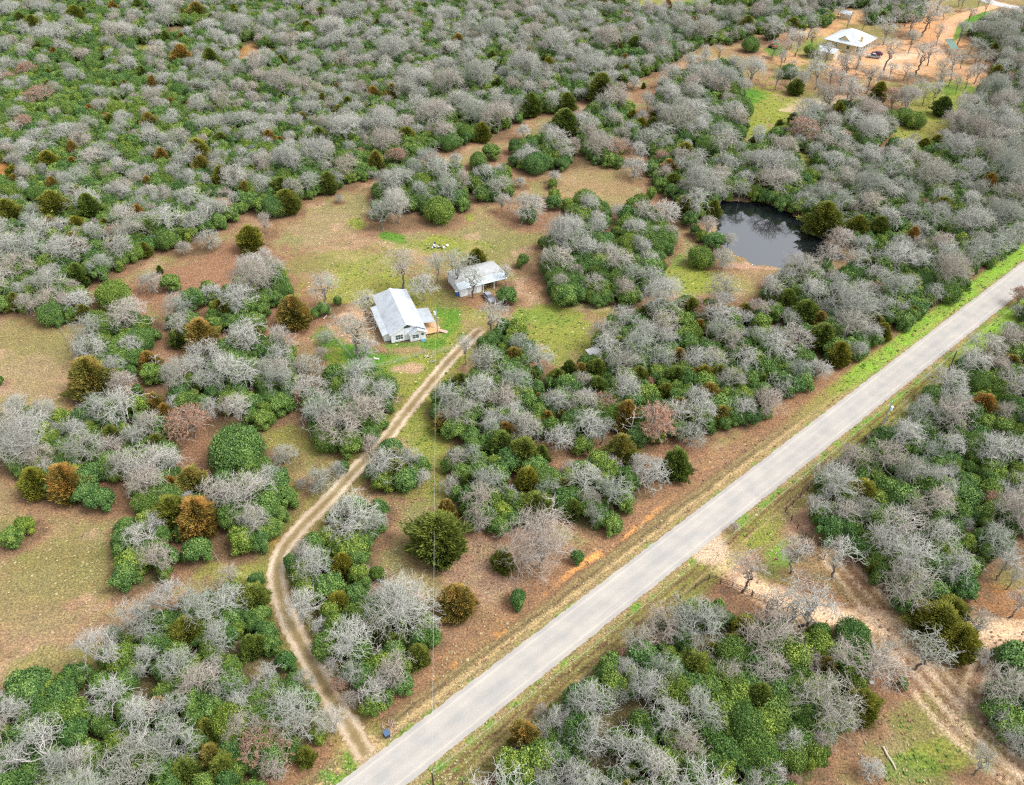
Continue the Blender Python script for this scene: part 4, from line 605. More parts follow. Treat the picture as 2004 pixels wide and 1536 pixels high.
# which trees become objects, which go into the one remainder per kind
def in_view(t): return -t['pd']*.4 < t['px'] < 2004+t['pd']*.4 and -t['pd']*.3 < t['py'] < 1536+t['pd']*.5
CAP = {'B': 285, 'Y': 285}
for i, t in enumerate(trees): t['ann'] = i < nAnn; t['obj'] = False; t['rz'] = R_.uniform(0, 2*PI)
for k_ in NAME:
    L = sorted([t for t in trees if t['k'] == k_ and in_view(t)], key=lambda t: -(t['pd']*(1.15 if t['ann'] else 1)))
    for t in L[:CAP.get(k_, 290)]: t['obj'] = True
WID = {'B': 1.10, 'BB': 1.08, 'b': 1.12, 'T': 1.35, 'R': 1.25, 'Y': 1.06, 'C': 1.06, 'O': 1.06}
def pick(t):
    kk = 'YY' if t['k'] == 'Y' and t['d'] > 6.2 else 'BB' if t['k'] == 'B' and t['d'] > 9.8 else t['k']; vs_ = PROTO[kk]; t['pk'] = kk; t['vi'] = R_.randrange(len(vs_)); jt = .17 if kk in ('Y', 'YY') else .10; D, H, _ = vs_[t['vi']]
    t['s'] = (t['d']/D*WID.get(kk, 1)*R_.uniform(1-jt, 1+jt), t['d']/D*WID.get(kk, 1)*R_.uniform(1-jt, 1+jt), t['h']/H)
for t in trees: pick(t)

# labels: look, then where it stands by landmark, then its rank among its likes
LM = [(785,620,'the white farmhouse'),(955,545,'the metal barn'),(1515,455,'the pond'),(1665,80,'the yellow house'),(758,1435,'the dark roadside bin'),(560,1085,'the gravel driveway bend'),(610,1290,'the lower driveway'),(800,800,'the upper driveway'),(1430,1080,'the sandy side entrance'),(60,740,'the left pasture'),(150,1180,'the lower left field'),(1200,1060,'the orange clay streak'),(1738,1485,'the pale log'),(1725,825,'the grey utility pole'),(1860,720,'the dark utility pole'),(690,621,'the round dirt patch'),(1890,45,'the sandy lane'),(1100,650,'the yellow green yard'),(1800,1235,'the dirt track'),(865,485,'the debris pile'),(1790,125,'the orange sandy yard'),(1480,220,'the upper lawn'),(640,430,'the long clearing'),(350,570,'the reddish clearing'),(1040,270,'the upper clearing end'),(1200,370,'the brown central clearing'),(848,1100,'the vertical power line'),(1560,1050,'the pipe fence'),(450,880,'the broad round shrub'),(1330,545,'the mossy pond glade'),(850,930,'the driveway grass strip'),(420,1500,'the bottom left edge'),(1400,1500,'the bottom right edge'),(1950,900,'the right edge'),(250,200,'the upper left thicket'),(1000,100,'the far wood centre'),(600,150,'the far left wood')]
def look(t):
    d = t['d']; k_ = t['k']
    if k_ == 'B': return ('broad' if d > 10 else 'mid sized' if d > 6 else 'small')+' bare grey oak'
    if k_ == 'b': return ('large' if d > 5 else 'small')+' grey leafless shrub'
    if k_ == 'T': return ('broad' if d > 8 else 'slender')+' tall bare oak'
    if k_ == 'R': return ('large' if d > 6.5 else 'small')+' russet tree'
    if k_ == 'Y': return ('wide' if d > 5.5 else 'mid sized' if d > 3.5 else 'small')+' green evergreen shrub'
    if k_ == 'C': return ('big' if d > 5.5 else 'small')+' dark green cedar'
    return ('big' if d > 5.5 else 'small')+' orange brown cedar'
def where(t):
    b = min(LM, key=lambda l: math.hypot(l[0]-t['px'], (l[1]-t['py'])*1.15)); dx, dy = t['px']-b[0], t['py']-b[1]; a = math.degrees(math.atan2(-dy, dx))%360
    return ['right of', 'upper right of', 'above', 'upper left of', 'left of', 'lower left of', 'below', 'lower right of'][int((a+22.5)//45)%8]+' '+b[2]
ORD = ['leftmost', 'second from left', 'third from left', 'fourth from left', 'fifth from left', 'sixth from left', 'seventh from left', 'eighth from left']
GROUPS = {'B': 'bare oaks of the woods', 'b': 'leafless shrubs', 'T': 'tall bare oaks', 'R': 'russet trees', 'Y': 'evergreen shrubs of the undergrowth', 'C': 'green cedars', 'O': 'browned cedars'}
from collections import defaultdict
byk = defaultdict(list)
for t in trees:
    if t['obj']: byk[look(t)+' '+where(t)].append(t)
for s_k, L in byk.items():
    L.sort(key=lambda t: t['px'])
    if len(L) == 1: L[0]['label'] = s_k
    elif len(L) <= 8:
        for i, t in enumerate(L): t['label'] = ('rightmost ' if (i == len(L)-1) else ORD[i]+' ')+s_k
    else:                                               # split the long rows into a far and a near one
        L.sort(key=lambda t: t['py']); rows = [L[i:i+7] for i in range(0, len(L), 7)]
        rn = ['farthest', 'farther', 'middle', 'nearer', 'nearest', 'nearmost'] if len(rows) > 2 else ['farther', 'nearer']; s_k = s_k.replace('mid sized ', '')
        for j, rw in enumerate(rows):
            rw.sort(key=lambda t: t['px'])
            for i, t in enumerate(rw): t['label'] = ('rightmost ' if i == len(rw)-1 and i else ORD[i]+' ')+rn[min(j, len(rn)-1)]+' '+s_k
def place_tree(t):
    nm, cat = NAME[t['k']]; D, H, parts = PROTO[t['pk']][t['vi']]
    r = empty(nm, (t['x'], t['y'], 0), t['rz'], t['label'], cat, GROUPS[t['k']]); r.scale = t['s']; out = [r]
    for pn, me in parts:
        c_ = bpy.data.objects.new(pn, me); COL.objects.link(c_); c_.parent = r; out.append(c_)
    return out
SRC = {}
for t in sorted([t for t in trees if t['obj']], key=lambda t: -t['pd']):
    o = place_tree(t); SRC.setdefault((t['pk'], t['vi']), o)
def ids(name, items, keys, label, cat):                 # the remainder of a kind: points carrying copies of the real trees above
    if not items: return
    me = bpy.data.meshes.new(name); me.vertices.add(len(items)); me.vertices.foreach_set('co', np.array([(t['x'], t['y'], 0) for t in items], np.float32).ravel())
    for nm, ty, arr in (('sc', 'FLOAT_VECTOR', [t['s'] for t in items]), ('rz', 'FLOAT', [t['rz'] for t in items]), ('vi', 'INT', [keys.index((t['pk'], t['vi'])) for t in items])):
        a = me.attributes.new(nm, ty, 'POINT'); a.data.foreach_set('vector' if ty == 'FLOAT_VECTOR' else 'value', np.array(arr, np.int32 if ty == 'INT' else np.float32).ravel())
    o = bpy.data.objects.new(name, me); COL.objects.link(o); tag(o, label, cat, kind='stuff')
    ng_ = bpy.data.node_groups.new(name, 'GeometryNodeTree'); ng_.interface.new_socket('Geometry', in_out='INPUT', socket_type='NodeSocketGeometry'); ng_.interface.new_socket('Geometry', in_out='OUTPUT', socket_type='NodeSocketGeometry')
    N = ng_.nodes; Lk = ng_.links; gi, go_ = N.new('NodeGroupInput'), N.new('NodeGroupOutput'); ip = N.new('GeometryNodeInstanceOnPoints'); ip.inputs['Pick Instance'].default_value = True
    jn = N.new('GeometryNodeJoinGeometry'); insts = []
    for kx in keys:
        j1 = N.new('GeometryNodeJoinGeometry')
        for ob in SRC[kx][1:]:
            oi = N.new('GeometryNodeObjectInfo'); oi.transform_space = 'ORIGINAL'; oi.inputs['Object'].default_value = ob; Lk.new(oi.outputs['Geometry'], j1.inputs[0])
        g2 = N.new('GeometryNodeGeometryToInstance'); Lk.new(j1.outputs[0], g2.inputs[0]); insts.append(g2)
    for g2 in insts[::-1]: Lk.new(g2.outputs[0], jn.inputs[0])
    def attr(n_, ty): q = N.new('GeometryNodeInputNamedAttribute'); q.data_type = ty; q.inputs['Name'].default_value = n_; return q.outputs[0]
    cx = N.new('ShaderNodeCombineXYZ'); Lk.new(attr('rz', 'FLOAT'), cx.inputs[2])
    Lk.new(gi.outputs[0], ip.inputs['Points']); Lk.new(jn.outputs[0], ip.inputs['Instance']); Lk.new(attr('vi', 'INT'), ip.inputs['Instance Index']); Lk.new(cx.outputs[0], ip.inputs['Rotation']); Lk.new(attr('sc', 'FLOAT_VECTOR'), ip.inputs['Scale'])
    Lk.new(ip.outputs[0], go_.inputs[0]); md = o.modifiers.new('scatter', 'NODES'); md.node_group = ng_
rest = lambda ks: [t for t in trees if not t['obj'] and t['k'] in ks]
def keysfor(items):
    ks = sorted({(t['pk'], t['vi']) for t in items}); miss = [q for q in ks if q not in SRC]
    have = [q for q in ks if q in SRC]
    for t in items:
        if (t['pk'], t['vi']) in miss: q = [h for h in have if h[0][0] == t['pk'][0]][0]; t['pk'], t['vi'] = q
    return have
for nm, ks, lab, cat in (('bare_woodland', 'BbTR', 'mass of grey leafless trees filling the far woods', 'woodland'), ('evergreen_undergrowth', 'Y', 'green evergreen undergrowth filling the woods between bare oaks', 'undergrowth'), ('far_cedars', 'CO', 'scattered cedars in the far woods', 'woodland')):
    it = rest(ks); kk = keysfor(it); ids(nm, it, kk, lab, cat)
print('TREES', len(trees), 'annotated', nAnn, 'objects', sum(t['obj'] for t in trees), {k_: (sum(t['k'] == k_ for t in trees), sum(t['k'] == k_ and t['obj'] for t in trees)) for k_ in NAME})
# ------------------------------------------------------------------ buildings
M_WHITE = weathered('white_siding', (.78,.82,.87), (.64,.66,.68), 1.2, .6, .25, stretch=(1,1,6))
M_TRIM = mat('white_trim', (.82,.81,.79), .5)
M_GLASS = mat('window_glass', (.05,.09,.12), .08, .6)
M_DARK = mat('dark_interior', (.03,.03,.03), .9)
def metal_roof(name, base, dirt, along='X', pitch=.6, amount=.7):
    m = mat(name, base, .55, .3, .05); k = NT(m); tc = k.n('ShaderNodeTexCoord'); wv = k.n('ShaderNodeTexWave', wave_type='BANDS', bands_direction=along); wv.inputs['Scale'].default_value = PI/pitch/3.14159*.5*2; k.l(tc.outputs['Object'], wv.inputs['Vector'])
    nz = k.noise(.45, 6, .75, tc.outputs['Object']); r = k.ramp(nz.outputs[0], [(.42, (0,0,0)), (.68, (amount,)*3)]); n2 = k.noise(3, 4, .7, tc.outputs['Object']); r2 = k.ramp(n2.outputs[0], [(.35, (.94,)*3), (.65, (1.03,)*3)])
    k.l(k.mix(k.mix(base, dirt, r.outputs[0]), r2.outputs[0], 1, 'MULTIPLY'), k.b.inputs['Base Color']); k.bump(wv.outputs[0], .35, .04); return m
M_ROOF = metal_roof('galvanised_roof', (.50,.54,.585), (.31,.33,.35), 'Y')
M_ROOFB = metal_roof('bluish_tin', (.40,.44,.47), (.27,.26,.27), 'Y', .5)
M_BARNR = metal_roof('bright_tin', (.44,.45,.45), (.30,.29,.28), 'X', .6, .9)
M_DECK = weathered('deck_boards', (.58,.36,.18), (.40,.27,.15), 3, .8, .6)
M_STEP = mat('blue_step', (.10,.30,.40), .6)
M_STONE = weathered('yellow_siding', (.66,.54,.30), (.55,.45,.26), 2, .8, .4)
M_WOODP = weathered('grey_post', (.33,.31,.28), (.45,.43,.40), 4, .9, .5); M_POLE = weathered('dark_pole', (.045,.036,.03), (.09,.075,.06), 4, .9, .5)
M_STEEL = mat('galvanised', (.55,.60,.62), .4, .5, .3); M_RUSTP = weathered('rusty_pipe', (.085,.055,.045), (.14,.08,.05), 5, .8, .6)
def frame(parent, x, z, wd, h, y, name='window', axis_='y', cols=2, rows=2, label=None):
    f = MB(); t = .09
    f.box(x-wd/2-t, x+wd/2+t, y-.06, y-.005, z-h/2-t, z-h/2); f.box(x-wd/2-t, x+wd/2+t, y-.06, y-.005, z+h/2, z+h/2+t); f.box(x-wd/2-t, x-wd/2, y-.06, y-.005, z-h/2, z+h/2); f.box(x+wd/2, x+wd/2+t, y-.06, y-.005, z-h/2, z+h/2)
    for c_ in range(1, cols): xx = x-wd/2+wd*c_/cols; f.box(xx-.03, xx+.03, y-.055, y-.02, z-h/2, z+h/2)
    for c_ in range(1, rows): zz = z-h/2+h*c_/rows; f.box(x-wd/2, x+wd/2, y-.052, y-.022, zz-.025, zz+.025)
    o = f.build(name, M_TRIM, parent); p = MB(); p.box(x-wd/2, x+wd/2, y-.03, y-.008, z-h/2, z+h/2); p.build('pane', M_GLASS, o)
    s = MB(); s.box(x-wd/2-.12, x+wd/2+.12, y-.14, y-.062, z-h/2-t-.05, z-h/2-t+.02); s.build('sill', M_TRIM, o); return o
# farmhouse: x across the front, y back along the ridge
hz = math.atan2(.345, .9386); HO = empty('farmhouse', (*G(767,673)[:2], 0), hz, 'white gabled farmhouse with long pale metal roof beside the driveway end', 'house')
wb_ = MB(); wb_.prism([(0,.25),(8.1,.25),(8.1,2.75),(4.05,4.95),(0,2.75)], 0, 16.8)
wb_.box(-1.55, -.004, 1.2, 13.0, .25, 2.3); wb_.prism([(4.4,.2),(8.25,.2),(8.25,2.45),(6.3,3.45),(4.4,2.45)], -1.0, -.004)
wb_.build('wall', M_WHITE, HO); ft = MB(); ft.box(.1, 8.0, .1, 16.7, -.1, .25); ft.box(4.5, 8.1, -.9, 0, -.1, .2); ft.build('foundation', M_DARK, HO)
rf = MB(); th = .09
def quad(mb, p, th=.09): mb.slab(p, th)
quad(rf, [(-.45,-.45,2.72),(4.05,-.45,5.12),(4.05,16.2,5.12),(-.45,18.2,2.72)]); quad(rf, [(4.055,-.45,5.12),(8.6,-.45,2.68),(8.6,18.2,2.68),(4.055,16.2,5.12)]); quad(rf, [(-.45,18.21,2.72),(4.05,16.21,5.12),(8.6,18.21,2.68)])
quad(rf, [(-1.95,.7,2.33),(-.46,.7,2.70),(-.46,13.6,2.70),(-1.95,13.6,2.33)])
ro = rf.build('roof', M_ROOF, HO); rb = MB(); rb.prism([(3.75,4.98),(4.05,5.19),(4.36,4.98),(4.05,5.14)], -.47, 16.2); rb.build('ridge_cap', M_TRIM, ro)
vp = MB(); vp.tube([(5.6,7.5,4.2),(5.6,7.5,4.75)], .06, 8); vp.build('vent_pipe', M_STEEL, ro)
pr_ = MB(); quad(pr_, [(4.1,-1.4,2.32),(6.3,-1.4,3.56),(6.3,1.8,3.56),(4.1,-.2,2.32)]); quad(pr_, [(6.305,-1.4,3.56),(8.75,-1.4,2.24),(8.75,-.3,2.24),(6.305,1.8,3.56)]); pr_.build('porch_roof', M_ROOF, HO)
tr_ = MB()
for (xa, za, xb, zb, y) in ((-.45,2.60,4.05,5.0,-.50),(4.05,5.0,6.2,3.85,-.50),(4.1,2.2,6.3,3.44,-1.46),(6.3,3.44,8.75,2.13,-1.46)): tr_.prism([(xa,za),(xb,zb),(xb,zb+.16),(xa,za+.16)], y, y+.045)
tr_.build('bargeboard', M_TRIM, HO)
frame(HO, 1.95, 1.55, 1.75, 1.35, -.002, cols=3); frame(HO, 5.75, 1.5, 1.55, 1.05, -1.002, cols=2)
gw = MB(); gw.prism([(3.25,3.75),(4.85,3.75),(4.85,4.15),(4.05,4.6),(3.25,4.15)], -.05, -.008); gw.build('gable_window', M_GLASS, HO)
dr = MB(); dr.box(6.98, 7.92, -1.06, -1.004, .3, 2.3); dO = dr.build('door', M_TRIM, HO); p = MB(); p.box(7.15, 7.75, -1.075, -1.062, 1.5, 2.1); p.build('pane', M_GLASS, dO); p = MB(); p.box(7.8, 7.86, -1.11, -1.062, 1.2, 1.26); p.build('handle', M_STEEL, dO)
st = MB(); st.box(6.9, 8.05, -1.75, -1.07, 0, .2); st.box(7.0, 7.95, -1.42, -1.08, .2, .32); st.build('step', M_STEP, HO)
me_ = MB(); me_.box(3.35, 3.65, -.16, -.006, 1.5, 2.0); me_.tube([(3.5,-.08,2.0),(3.5,-.08,3.2)], .03, 6); me_.build('meter_box', M_STEEL, HO)
for y_ in (3.5, 6.8, 10.2): 
    w_ = MB(); w_.box(-1.60, -1.553, y_, y_+1.0, 1.1, 2.0); w_.build('side_window', M_GLASS, HO)
pp = MB(); quad(pp, [(8.62,2.2,2.62),(11.6,2.2,2.35),(11.6,8.7,2.35),(8.62,8.7,2.62)], .05); po = pp.build('side_porch_roof', M_ROOFB, HO)
for x_, y_ in ((11.4,2.35),(11.4,5.4),(11.4,8.5)): q = MB(); q.box(x_-.06, x_+.06, y_-.06, y_+.06, .55, 2.29); q.build('porch_post', M_TRIM, po)
dk = MB(); dk.box(8.2, 12.2, .3, 9.6, .42, .55)
for y_ in np.arange(.45, 9.5, 1.5): dk.box(11.9, 12.0, y_, y_+.1, 0, .42)
dk.build('deck', M_DECK, HO)
rl_ = MB()
for y_ in (.35, 1.4): rl_.box(12.12, 12.2, y_, y_+.08, .555, 1.4)
rl_.box(12.125, 12.195, .35, 1.5, 1.402, 1.46); rl_.build('deck_rail', M_TRIM, HO)
rp = MB(); rp.slab([(12.22,.4,.45),(13.7,-.5,.06),(14.2,.5,.06),(12.22,1.6,.45)], .06); rp.build('ramp', mat('pinkish_boards', (.50,.33,.28), .8), HO)
# metal barn
bz = math.atan2(.43, .903); BP = G(926,575); BO = empty('metal_barn', (BP.x-3.6*math.cos(bz), BP.y-3.6*math.sin(bz), 0), bz, 'bright tin roofed barn with open bay above the farmhouse', 'barn')
L_, D_ = 12.6, 8.5
bw = MB(); bw.box(0, .1, .1, D_, 0, 2.7); bw.box(L_-.1, L_, 3.0, D_, 0, 2.7); bw.box(.11, L_-.11, D_-.1, D_, 0, 2.7); bw.box(.11, 6.2, 0, .1, 0, 2.45); bw.box(6.1, 6.2, .11, 5, 0, 2.6); bw.build('wall', M_WHITE, BO)
br_ = MB(); quad(br_, [(-.4,D_+.4,2.85),(-.4,6.4,3.75),(L_+.1,6.4,3.75),(L_+.3,D_+.4,2.85)]); quad(br_, [(-.4,6.39,3.75),(-.4,2.1,3.15),(L_+.9,2.1,3.15),(L_+.1,6.39,3.75)]); quad(br_, [(L_+.11,6.39,3.74),(L_+.91,2.1,3.14),(L_+1.0,4.5,2.8),(L_+.32,D_+.4,2.84)])
bo = br_.build('roof', M_BARNR, BO); b2 = MB(); quad(b2, [(-.4,2.09,3.14),(-.4,-.5,2.52),(L_+.6,-.5,2.52),(L_+.9,2.09,3.14)]); b2.build('lean_to_roof', metal_roof('pale_blue_tin', (.50,.56,.60), (.40,.42,.44), 'X', .6, .5), BO)
for x_ in (6.4, 9.5, L_+.3): q = MB(); q.box(x_-.07, x_+.07, -.3, -.16, 0, 2.46); q.build('post', M_TRIM, BO)
bs = MB(); bs.box(6.25, L_-.15, 5.0, 5.1, 0, 2.6); bs.build('inner_wall', M_DARK, BO); bd = MB(); bd.box(2.2, 4.6, -.05, -.003, .05, 2.2); bd.build('door', mat('grey_door', (.5,.5,.48), .6), BO)
# pale metal sheet roof among the trees, right of the yard
p0 = G(1163,688,2.0); SH = empty('small_shed', (p0.x, p0.y, 0), .5, 'small white roofed shed half hidden by oaks below the yard', 'shed'); q = MB(); q.box(-1.4, 1.4, -1.1, 1.1, 0, 1.9); q.build('wall', M_WOODP, SH); q = MB(); quad(q, [(-1.7,-1.4,1.95),(1.7,-1.4,1.95),(1.7,1.4,2.25),(-1.7,1.4,2.25)], .06); q.build('roof', M_BARNR, SH)
# yellow house: square hipped roof seen corner-on, front-left and front-right walls
YC = Vector((149.8, 384.9, 0)); yz = math.atan2(385.3-372.7, 161.3-149.8); YO = empty('yellow_house', YC, yz, 'yellow house with large white hipped metal roof in the upper right', 'house')
a_ = 8.4; q = MB(); q.box(-a_+1.0, a_-.3, -a_+2.6, a_-.8, 0, 3.4); q.build('wall', M_STONE, YO)
M_YR = metal_roof('white_metal_roof', (.55,.58,.60), (.42,.45,.47), 'Y', .9, .6)
q = MB(); e, tz, ez = a_+.3, 7.6, 3.5
quad(q, [(-e,-e,ez),(e,-e,ez),(2.2,-.6,tz-.6),(-.8,-.6,tz-.6)], .12); quad(q, [(e+.01,-e,ez),(e+.01,e,ez),(2.21,1.6,tz-.6),(2.21,-.6,tz-.6)], .12); quad(q, [(e,e+.01,ez),(-e,e+.01,ez),(-.8,1.61,tz-.6),(2.2,1.61,tz-.6)], .12); quad(q, [(-e-.01,e,ez),(-e-.01,-e,ez),(-.81,-.6,tz-.6),(-.81,1.6,tz-.6)], .12); quad(q, [(-.8,-.59,tz-.6),(2.2,-.59,tz-.6),(2.2,1.59,tz-.6),(-.8,1.59,tz-.6)], .12)
yr = q.build('roof', M_YR, YO)
q = MB()
for P3 in ([(-6.6,-3.0,3.9),(-6.6,3.0,3.9),(-6.6,0,5.9)],): q.add([*P3, (-3.2,-3.0,3.9), (-3.2,3.0,3.9), (-2.2,0,5.9)], [(0,2,1),(3,4,5),(0,1,4,3),(0,3,5,2),(1,2,5,4)])
gd = q.build('gable', M_STONE, yr); q = MB(); quad(q, [(-7.0,-3.6,3.75),(-7.0,0,6.2),(-1.2,0,6.2),(-3.0,-3.6,3.75)]); quad(q, [(-7.0,.01,6.2),(-7.0,3.6,3.75),(-3.0,3.6,3.75),(-1.2,.01,6.2)]); q.build('gable_roof', M_YR, yr)
q = MB(); q.box(-4.6, -3.7, -7.0, -6.1, 3.6, 6.3); q.box(-4.7, -3.6, -7.1, -6.0, 6.3, 6.45); q.build('chimney', M_STONE, yr)
for i, x_ in enumerate(np.linspace(-a_+.3, a_-.1, 7)): q = MB(); q.box(x_-.1, x_+.1, -a_+.05, -a_+.25, .5, 3.42); q.build('porch_post', M_TRIM, YO)
q = MB(); q.box(-a_, a_+.1, -a_-.1, -a_+2.59, 0, .5); q.build('porch_deck', M_STEP if False else weathered('tan_boards', (.55,.45,.32), (.4,.33,.25), 2), YO)
for y_ in (-3.4, 2.2):
    f = MB(); f.box(-a_+.93, -a_+.995, y_, y_+1.6, 1.0, 2.6); o = f.build('window', M_TRIM, YO); f = MB(); f.box(-a_+.90, -a_+.927, y_+.12, y_+1.48, 1.12, 2.48); f.build('pane', M_GLASS, o)
for x_ in (-4, .5, 4.5): f = MB(); f.box(x_, x_+1.4, -a_+2.53, -a_+2.595, 1.0, 2.6); o = f.build('window', M_TRIM, YO); f = MB(); f.box(x_+.12, x_+1.28, -a_+2.50, -a_+2.527, 1.12, 2.48); f.build('pane', M_GLASS, o)
f = MB(); f.box(-5.6, -4.6, -a_+2.53, -a_+2.595, .5, 2.6); f.build('door', M_DARK, YO)
st = MB()
for i in range(3): st.box(-6.2, -4.0, -a_-.55-.4*i, -a_-.12-.4*i, 0, .5-.15*(i+1)+.1)
st.build('step', mat('concrete', (.6,.57,.52), .9), YO)
f = MB(); f.box(-a_+.8, -a_+.98, 5.0, 7.2, .1, 2.5); f.build('garage_door', M_TRIM, YO)
AO = empty('yellow_outbuilding', (*G(1622,112,0)[:2], 0), yz, 'low yellow outbuilding with white gable roof behind a brown tree, left of the yellow house', 'outbuilding')
q = MB(); q.prism([(-3,0),(3,0),(3,2.9),(0,4.0),(-3,2.9)], -3.2, 4.6); q.build('wall', M_STONE, AO); q = MB(); quad(q, [(-3.4,-3.6,2.85),(0,-3.6,4.15),(0,5,4.15),(-3.4,5,2.85)]); quad(q, [(.01,-3.6,4.15),(3.4,-3.6,2.85),(3.4,5,2.85),(.01,5,4.15)]); q.build('roof', M_YR, AO)
q = MB(); q.box(-1.1, 1.1, -3.26, -3.203, .05, 2.2); q.build('door', M_TRIM, AO)
p0 = G(1655,36); S3 = empty('yellow_shed', (p0.x, p0.y, 0), yz, 'tiny yellow shed with white roof above the yellow house', 'shed'); q = MB(); q.prism([(-1.9,0),(1.9,0),(1.9,2.6),(0,3.5),(-1.9,2.6)], -2.4, 2.4); q.build('wall', M_STONE, S3); q = MB(); quad(q, [(-2.3,-2.8,2.5),(0,-2.8,3.65),(0,2.8,3.65),(-2.3,2.8,2.5)]); quad(q, [(.01,-2.8,3.65),(2.3,-2.8,2.5),(2.3,2.8,2.5),(.01,2.8,3.65)]); q.build('roof', M_YR, S3); q = MB(); q.box(-.5, .5, -2.46, -2.403, .05, 2); q.build('door', M_DARK, S3)
p0 = Vector((192.7, 379.8, 0)); cz = math.radians(-102); C0 = empty('green_canopy', (p0.x, p0.y, 0), cz, 'faded green metal carport canopy beside the sandy lane', 'carport')
q = MB(); quad(q, [(-7.2,-1.5,2.5),(7.2,-1.5,2.5),(7.2,1.5,2.8),(-7.2,1.5,2.8)], .08); q.build('roof', metal_roof('green_tin', (.15,.27,.21), (.12,.17,.15), 'X', .6), C0)
for x_ in (-6.6, 0, 6.6):
    for y_ in (-1.3, 1.3): q = MB(); q.box(x_-.08, x_+.08, y_-.08, y_+.08, 0, 2.42+.22*(y_ > 0)); q.build('post', M_WOODP, C0)

# ------------------------------------------------------------------ vehicles
M_TYRE = mat('tyre', (.02,.02,.02), .9); M_RIM = mat('rim', (.5,.5,.5), .4, .5, .5); M_CARG = mat('car_glass', (.03,.04,.05), .05, .7); M_LAMP = mat('lamp_lens', (.7,.7,.68), .2, .6); M_TAIL = mat('tail_lens', (.45,.03,.02), .3, .6)
def car(name, loc, rz, col, label, cat, pickup=False, L=4.8, W=1.85):
    e = empty(name, loc, rz, label, cat); m = mat(cat+'_paint', col, .28, .6, .15); h = L/2
    prof = [(-h,.42),(-h+.05,.85),(-h+.35,.98),(-h+1.2,1.03),(h*.98-.9,1.0),(h-.12,.82),(h,.6),(h-.02,.38)] if not pickup else [(-h,.45),(-h,1.05),(-h+.1,1.08),(h-1.6,1.1),(h-.3,1.02),(h,.85),(h,.42)]
    def loft(mb, prof, wf):
        n = len(prof); V = []
        for s_, f_ in ((-1, .9), (-1, 1.0), (1, 1.0), (1, .9)):
            for i, (x, z) in enumerate(prof): V.append((x*(.99 if f_ < 1 else 1), s_*W/2*wf(z)*(f_ if z > .9 else 1)*(1 if f_ == 1.0 else .97), z+(0 if f_ == 1 else .02)))
        F = [tuple(range(n))[::-1]]+[tuple(range(3*n, 4*n))]
        for r_ in range(3):
            for i in range(n): F.append((r_*n+i, r_*n+(i+1)%n, (r_+1)*n+(i+1)%n, (r_+1)*n+i))
        mb.add(V, F)
    b = MB(); loft(b, prof, lambda z: 1); b.build('body', m, e)
    cab = [(-h+.75,1.0),(-h+1.25,1.44),(h-2.15,1.46),(h-1.35,1.02)] if not pickup else [(-h+1.9,1.09),(-h+2.1,1.72),(h-2.2,1.74),(h-1.5,1.1)]
    g = MB(); loft(g, cab, lambda z: .93 if z < 1.2 else .80); go2 = g.build('cabin_glass', M_CARG, e)
    t = MB(); z_ = cab[1][1]; t.box(cab[1][0]+.08, cab[2][0]-.05, -W*.38, W*.38, z_-.02, z_+.05); t.build('cabin_roof', m, e)
    if pickup: t = MB(); t.box(-h+.12, -h+1.8, -W*.40, W*.40, 1.095, 1.12); t.build('cargo_bed', M_DARK, e)
    for x_ in (-h+.95, h-.95):
        for s_ in (-1, 1):
            y_ = s_*(W/2-.1); w1 = MB(); w1.tube([(x_,y_-.11,.34),(x_,y_+.11,.34)], .34, 18); wo = w1.build('wheel', M_TYRE, e); w1 = MB(); w1.tube([(x_,y_+s_*.112,.34),(x_,y_+s_*.125,.34)], .2, 12); w1.build('rim', M_RIM, wo)
    for s_ in (-1, 1):
        l = MB(); l.box(h-.06, h+.012, s_*W*.33-.2, s_*W*.33+.2, .62, .78); l.build('headlight', M_LAMP, e); l = MB(); l.box(-h-.012, -h+.06, s_*W*.4-.12, s_*W*.4+.12, .7, .9); l.build('taillight', M_TAIL, e)
        l = MB(); l.box(.45, .65, s_*(W/2+.02)-.06, s_*(W/2+.02)+.06, 1.0, 1.14); l.build('mirror', m, e)
    return e
p0 = G(957,585); car('parked_car', (p0.x, p0.y, 0), math.atan2(-4.8, 2.6), (.33,.34,.37), 'grey car parked in front of the metal barn', 'car')
p0 = G(1709,113); car('parked_pickup', (p0.x, p0.y, 0), math.radians(158), (.42,.42,.44), 'silver pickup parked in front of the yellow house', 'pickup', True, 5.6, 1.95)
p0 = G(1716,107); car('parked_suv', (p0.x, p0.y, 0), math.radians(158), (.16,.03,.06), 'maroon car parked behind the silver pickup', 'car', False, 4.9, 1.9)
p0 = G(1511,94); RT = empty('red_tractor', (p0.x, p0.y, 0), math.radians(-50), 'small red tractor at the far end of the upper wood', 'tractor'); M_RED = mat('red_paint', (.75,.06,.03), .4, .5)
q = MB(); q.box(.2, 2.2, -.45, .45, .7, 1.35); q.box(-1.2, .2, -.6, .6, .7, 1.1); q.build('body', M_RED, RT); q = MB(); q.box(-.9, .1, -.7, .7, 2.2, 2.3); q.build('canopy', M_RED, RT)
for x_, y_ in ((-.8,-.6),(-.8,.6),(0,-.6),(0,.6)): q = MB(); q.box(x_-.04, x_+.04, y_-.04, y_+.04, 1.1, 2.2); q.build('canopy_post', M_DARK, RT)
for x_, r_ in ((-.7,.75),(1.7,.45)):
    for s_ in (-1, 1): q = MB(); q.tube([(x_,s_*.65,r_),(x_,s_*1.0,r_)], r_, 16); q.build('wheel', M_TYRE, RT)
